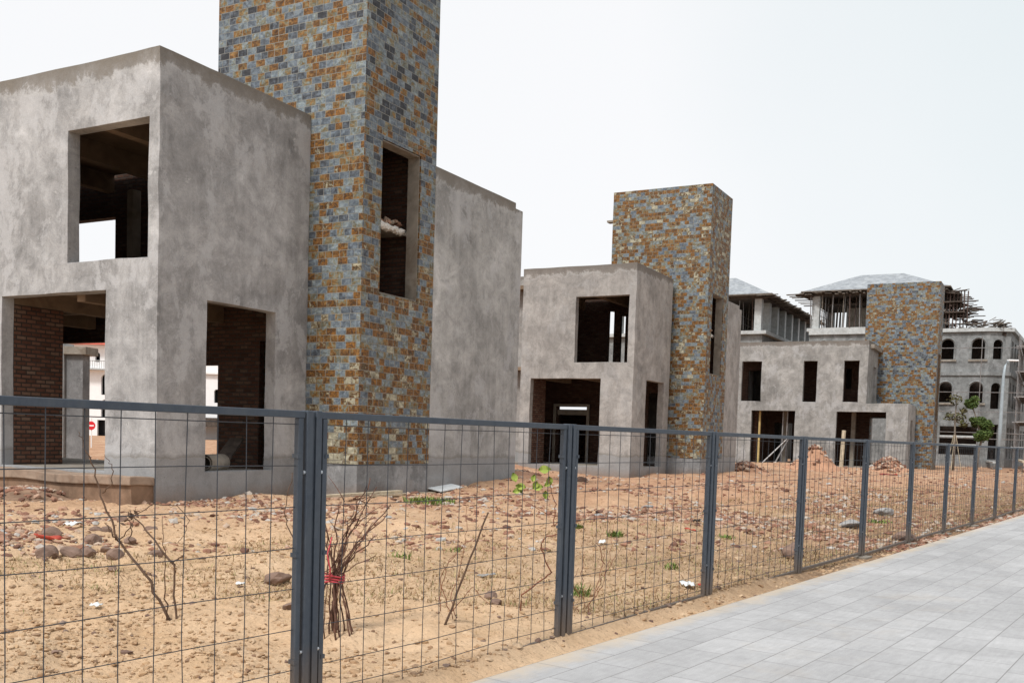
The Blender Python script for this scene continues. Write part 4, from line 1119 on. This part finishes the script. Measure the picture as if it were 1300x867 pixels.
mb.build('stems', M['twig'], sh, smooth=True, uv=False)
lf = MB()
for k in range(9):
    c = rel(160+rr.uniform(-6, 14), 655+rr.uniform(-8, 12), .2); a = Vector((rr.gauss(0, 1), rr.gauss(0, 1), rr.gauss(0, 1))).normalized(); b = a.orthogonal().normalized()
    lf.face([c-a*.03, c+b*.014, c+a*.03, c-b*.014])
lf.build('dead_leaves', M['twig'], sh, uv=False)
# tied bundle
o = ground_hit(420, 812); Y0 = o.y
sb = empty('stick_bundle', tuple(o), 0, 'bundle of dry brown sticks tied with red tape beside the double fence post', 'stick bundle')
mb = MB()
tie = at(421, 735, Y0)-o
for k in range(17):
    a = rr.uniform(0, 6.3); d = .09*rr.random()**.5
    top = at(rr.uniform(392, 482), rr.uniform(618, 705), Y0+rr.uniform(-.15, .15))-o
    t0 = tie+Vector((cos(a)*d, sin(a)*d, 0)); b0 = Vector((cos(a)*d*2.3+.01, sin(a)*d*2.0, -.04))
    stick(mb, [b0, t0, top], rr.uniform(.0045, .0085), rr.uniform(.0015, .004), rr, .008)
for tp in ((430, 640), (410, 650), (455, 660), (470, 607), (466, 614), (492, 652), (496, 640), (450, 645), (476, 680)):
    top = at(*tp, Y0)-o
    mid = at(421+(tp[0]-421)*.45, 735+(tp[1]-735)*.5, Y0)-o
    stick(mb, [Vector((.02, 0, -.04)), tie+Vector((.03, 0, 0)), mid, top], .011, .004, rr, .01)
for k in range(14):
    c = at(rr.uniform(425, 470), rr.uniform(630, 690), Y0)-o; e = c+Vector((rr.uniform(-.15, .2), rr.uniform(-.1, .1), rr.uniform(.02, .2)))
    stick(mb, [c, e], .004, .0015, rr, .005, 3)
mb.build('sticks', M['twigdark'], sb, smooth=True, uv=False)
tb = MB()
for dz in (-.012, .008, .03):
    ring = [tie+Vector((cos(a)*.095, sin(a)*.085, dz+.008*sin(3*a))) for a in [2*pi*k/18 for k in range(19)]]
    tb.tube(ring, .007, 5)
tb.tube([tie+Vector((-.0, -.09, .0)), tie+Vector((.01, -.12, .09)), tie+Vector((-.02, -.09, .2)), tie+Vector((.01, -.08, .33))], .006, 5)
tb.build('tape', M['tape'], sb, smooth=True, uv=False)
# leaning stick with thin suckers
o = ground_hit(562, 790); Y0 = o.y
ls = empty('leaning_stick', tuple(o), 0, 'single straight brown stick leaning right between the first and second posts', 'stick')
mb = MB(); stick(mb, [Vector((0, 0, -.06)), at(592, 722, Y0)-o, at(620, 650, Y0)-o], .011, .0075, rr, .003)
mb.build('stem', M['twig'], ls, smooth=True, uv=False)
mb = MB()
for path in ([(575, 785), (562, 745), (566, 720), (590, 690), (608, 680)], [(580, 785), (572, 760), (585, 720), (592, 680), (592, 640)], [(570, 780), (600, 745), (625, 770)], [(560, 775), (558, 735), (575, 705), (590, 700)]):
    stick(mb, [at(x, y, Y0+.05)-o for x, y in path], .004, .0018, rr, .006)
mb.build('suckers', M['twigred'], ls, smooth=True, uv=False)
# vine with fresh leaves twisting to the second post
o = ground_hit(660, 782); Y0 = o.y
vn = empty('vine', tuple(o), 0, 'reddish twisting vine with bright green leaves reaching the second fence post', 'vine')
mb = MB()
path = [(660, 790), (662, 755), (690, 735), (700, 726), (690, 705), (686, 690), (694, 680), (715, 677), (724, 664), (716, 655), (706, 665), (700, 668)]
stick(mb, [at(x, y, Y0-.02*i)-o for i, (x, y) in enumerate(path)], .008, .004, rr, .004, 4)
path = [(704, 668), (704, 650), (706, 640), (700, 625), (696, 605)]
stick(mb, [at(x, y, Y0-.2)-o for x, y in path], .006, .003, rr, .004, 4)
path = [(708, 655), (690, 650), (675, 640), (664, 635)]
stick(mb, [at(x, y, Y0-.2)-o for x, y in path], .004, .002, rr, .004, 4)
mb.build('stem', M['twigred'], vn, smooth=True, uv=False)
def leaf(mb, c, a, n, L, W):
    a = a.normalized(); b = n.cross(a).normalized(); nn = a.cross(b).normalized()
    R = [0, .55, .95, 1, .8, .45, 0]
    up = [c+a*L*(i/6)+b*W*R[i]+nn*.012 for i in range(7)]; dn = [c+a*L*(i/6)-b*W*R[i]+nn*.012 for i in range(7)]; md = [c+a*L*(i/6) for i in range(7)]
    for i in range(6):
        mb.face([md[i], md[i+1], up[i+1], up[i]]); mb.face([dn[i], dn[i+1], md[i+1], md[i]])
for (x, y, ax, az, L) in ((683, 597, 1, .1, .13), (697, 604, .1, -1, .10), (700, 612, -.6, -.4, .08), (690, 618, -1, -.2, .11), (668, 619, -1, .1, .11), (655, 612, -.4, 1, .10), (676, 612, .2, .9, .08), (662, 622, -1, -.3, .09), (692, 622, .1, -1, .09), (658, 614, .3, -.8, .1), (682, 610, -.3, -.9, .09)):
    L *= .85; mbl = MB(); leaf(mbl, at(x, y, Y0-.2)-o, Vector((ax, .2, az)), Vector((.1, -1, .5)), L, L*.34)
    mbl.build('leaf', M['leafbright'], vn, uv=False, smooth=True)
# sprawling weed right of second post
o = ground_hit(745, 778); Y0 = o.y
wd = empty('bare_shrub', tuple(o), 0, 'thin reddish leafless shrub just right of the second fence post', 'shrub')
mb = MB()
for path in ([(745, 785), (757, 750), (765, 715), (768, 690)], [(745, 785), (738, 745), (742, 700)], [(745, 770), (765, 745), (775, 700), (779, 665)], [(757, 750), (770, 725), (790, 690)], [(740, 760), (725, 740), (735, 720)], [(765, 715), (760, 690), (766, 670)], [(745, 785), (730, 770), (722, 735)]):
    stick(mb, [at(x, y, Y0)-o for x, y in path], .0045, .0016, rr, .008)
mb.build('stems', M['twigred'], wd, smooth=True, uv=False)
# twig at far-left of the post
o = ground_hit(382, 792); Y0 = o.y
tw = empty('thin_twig', tuple(o), 0, 'thin curved twig rising in the gap left of the double fence post', 'twig')
mb = MB(); stick(mb, [Vector((0, 0, -.03)), at(378, 700, Y0)-o, at(365, 665, Y0)-o, at(362, 650, Y0)-o, at(371, 600, Y0)-o], .006, .003, rr, .004)
mb.build('stem', M['twig'], tw, smooth=True, uv=False)

# ---------------------------------------------------------------- world & light
w = bpy.data.worlds.new('World'); scene.world = w; w.use_nodes = True
nt = w.node_tree; bg = nt.nodes['Background']
sky = nt.nodes.new('ShaderNodeTexSky'); sky.sky_type = 'NISHITA'; sky.sun_disc = False
SE, SR = radians(52), radians(215)
sky.sun_elevation = SE; sky.sun_rotation = SR; sky.air_density = 1.2; sky.dust_density = 3
hs_ = nt.nodes.new('ShaderNodeHueSaturation'); nt.links.new(sky.outputs[0], hs_.inputs['Color']); hs_.inputs['Saturation'].default_value = .35
tc = nt.nodes.new('ShaderNodeTexCoord')
cn = nt.nodes.new('ShaderNodeTexNoise'); nt.links.new(tc.outputs['Generated'], cn.inputs['Vector']); cn.inputs['Scale'].default_value = 1.6; cn.inputs['Detail'].default_value = 6
# the cloud layer thins towards the upper right
dt = nt.nodes.new('ShaderNodeVectorMath'); dt.operation = 'DOT_PRODUCT'; nt.links.new(tc.outputs['Generated'], dt.inputs[0]); dt.inputs[1].default_value = (.62, .62, .48)
ad = nt.nodes.new('ShaderNodeMath'); ad.operation = 'MULTIPLY_ADD'; nt.links.new(cn.outputs[0], ad.inputs[0]); ad.inputs[1].default_value = -.22; nt.links.new(dt.outputs['Value'], ad.inputs[2])
cr = nt.nodes.new('ShaderNodeValToRGB'); nt.links.new(ad.outputs[0], cr.inputs[0])
cr.color_ramp.elements[0].position = .66; cr.color_ramp.elements[0].color = (8.6, 8.65, 8.8, 1)
cr.color_ramp.elements[1].position = .92; cr.color_ramp.elements[1].color = (6.5, 7.35, 7.6, 1)
mx = nt.nodes.new('ShaderNodeMix'); mx.data_type = 'RGBA'; mx.inputs[0].default_value = .88
nt.links.new(hs_.outputs[0], mx.inputs[6]); nt.links.new(cr.outputs[0], mx.inputs[7])
nt.links.new(mx.outputs[2], bg.inputs['Color']); bg.inputs['Strength'].default_value = .1
sd_ = bpy.data.lights.new('sun', 'SUN'); sd_.energy = 2.8; sd_.angle = radians(10); sd_.color = (1, .975, .94)
so = bpy.data.objects.new('sun', sd_); C.objects.link(so)
az = radians(215)   # sun behind the camera, to its left
dirv = Vector((sin(az)*cos(SE), cos(az)*cos(SE), sin(SE)))
so.rotation_euler = dirv.to_track_quat('Z', 'Y').to_euler()

scene.view_settings.view_transform = 'Standard'; scene.view_settings.look = 'None'
scene.view_settings.exposure = 0.25; scene.view_settings.gamma = 1
scene.render.engine = 'CYCLES'
scene.cycles.max_bounces = 6
scene.render.resolution_x = 1024; scene.render.resolution_y = 682
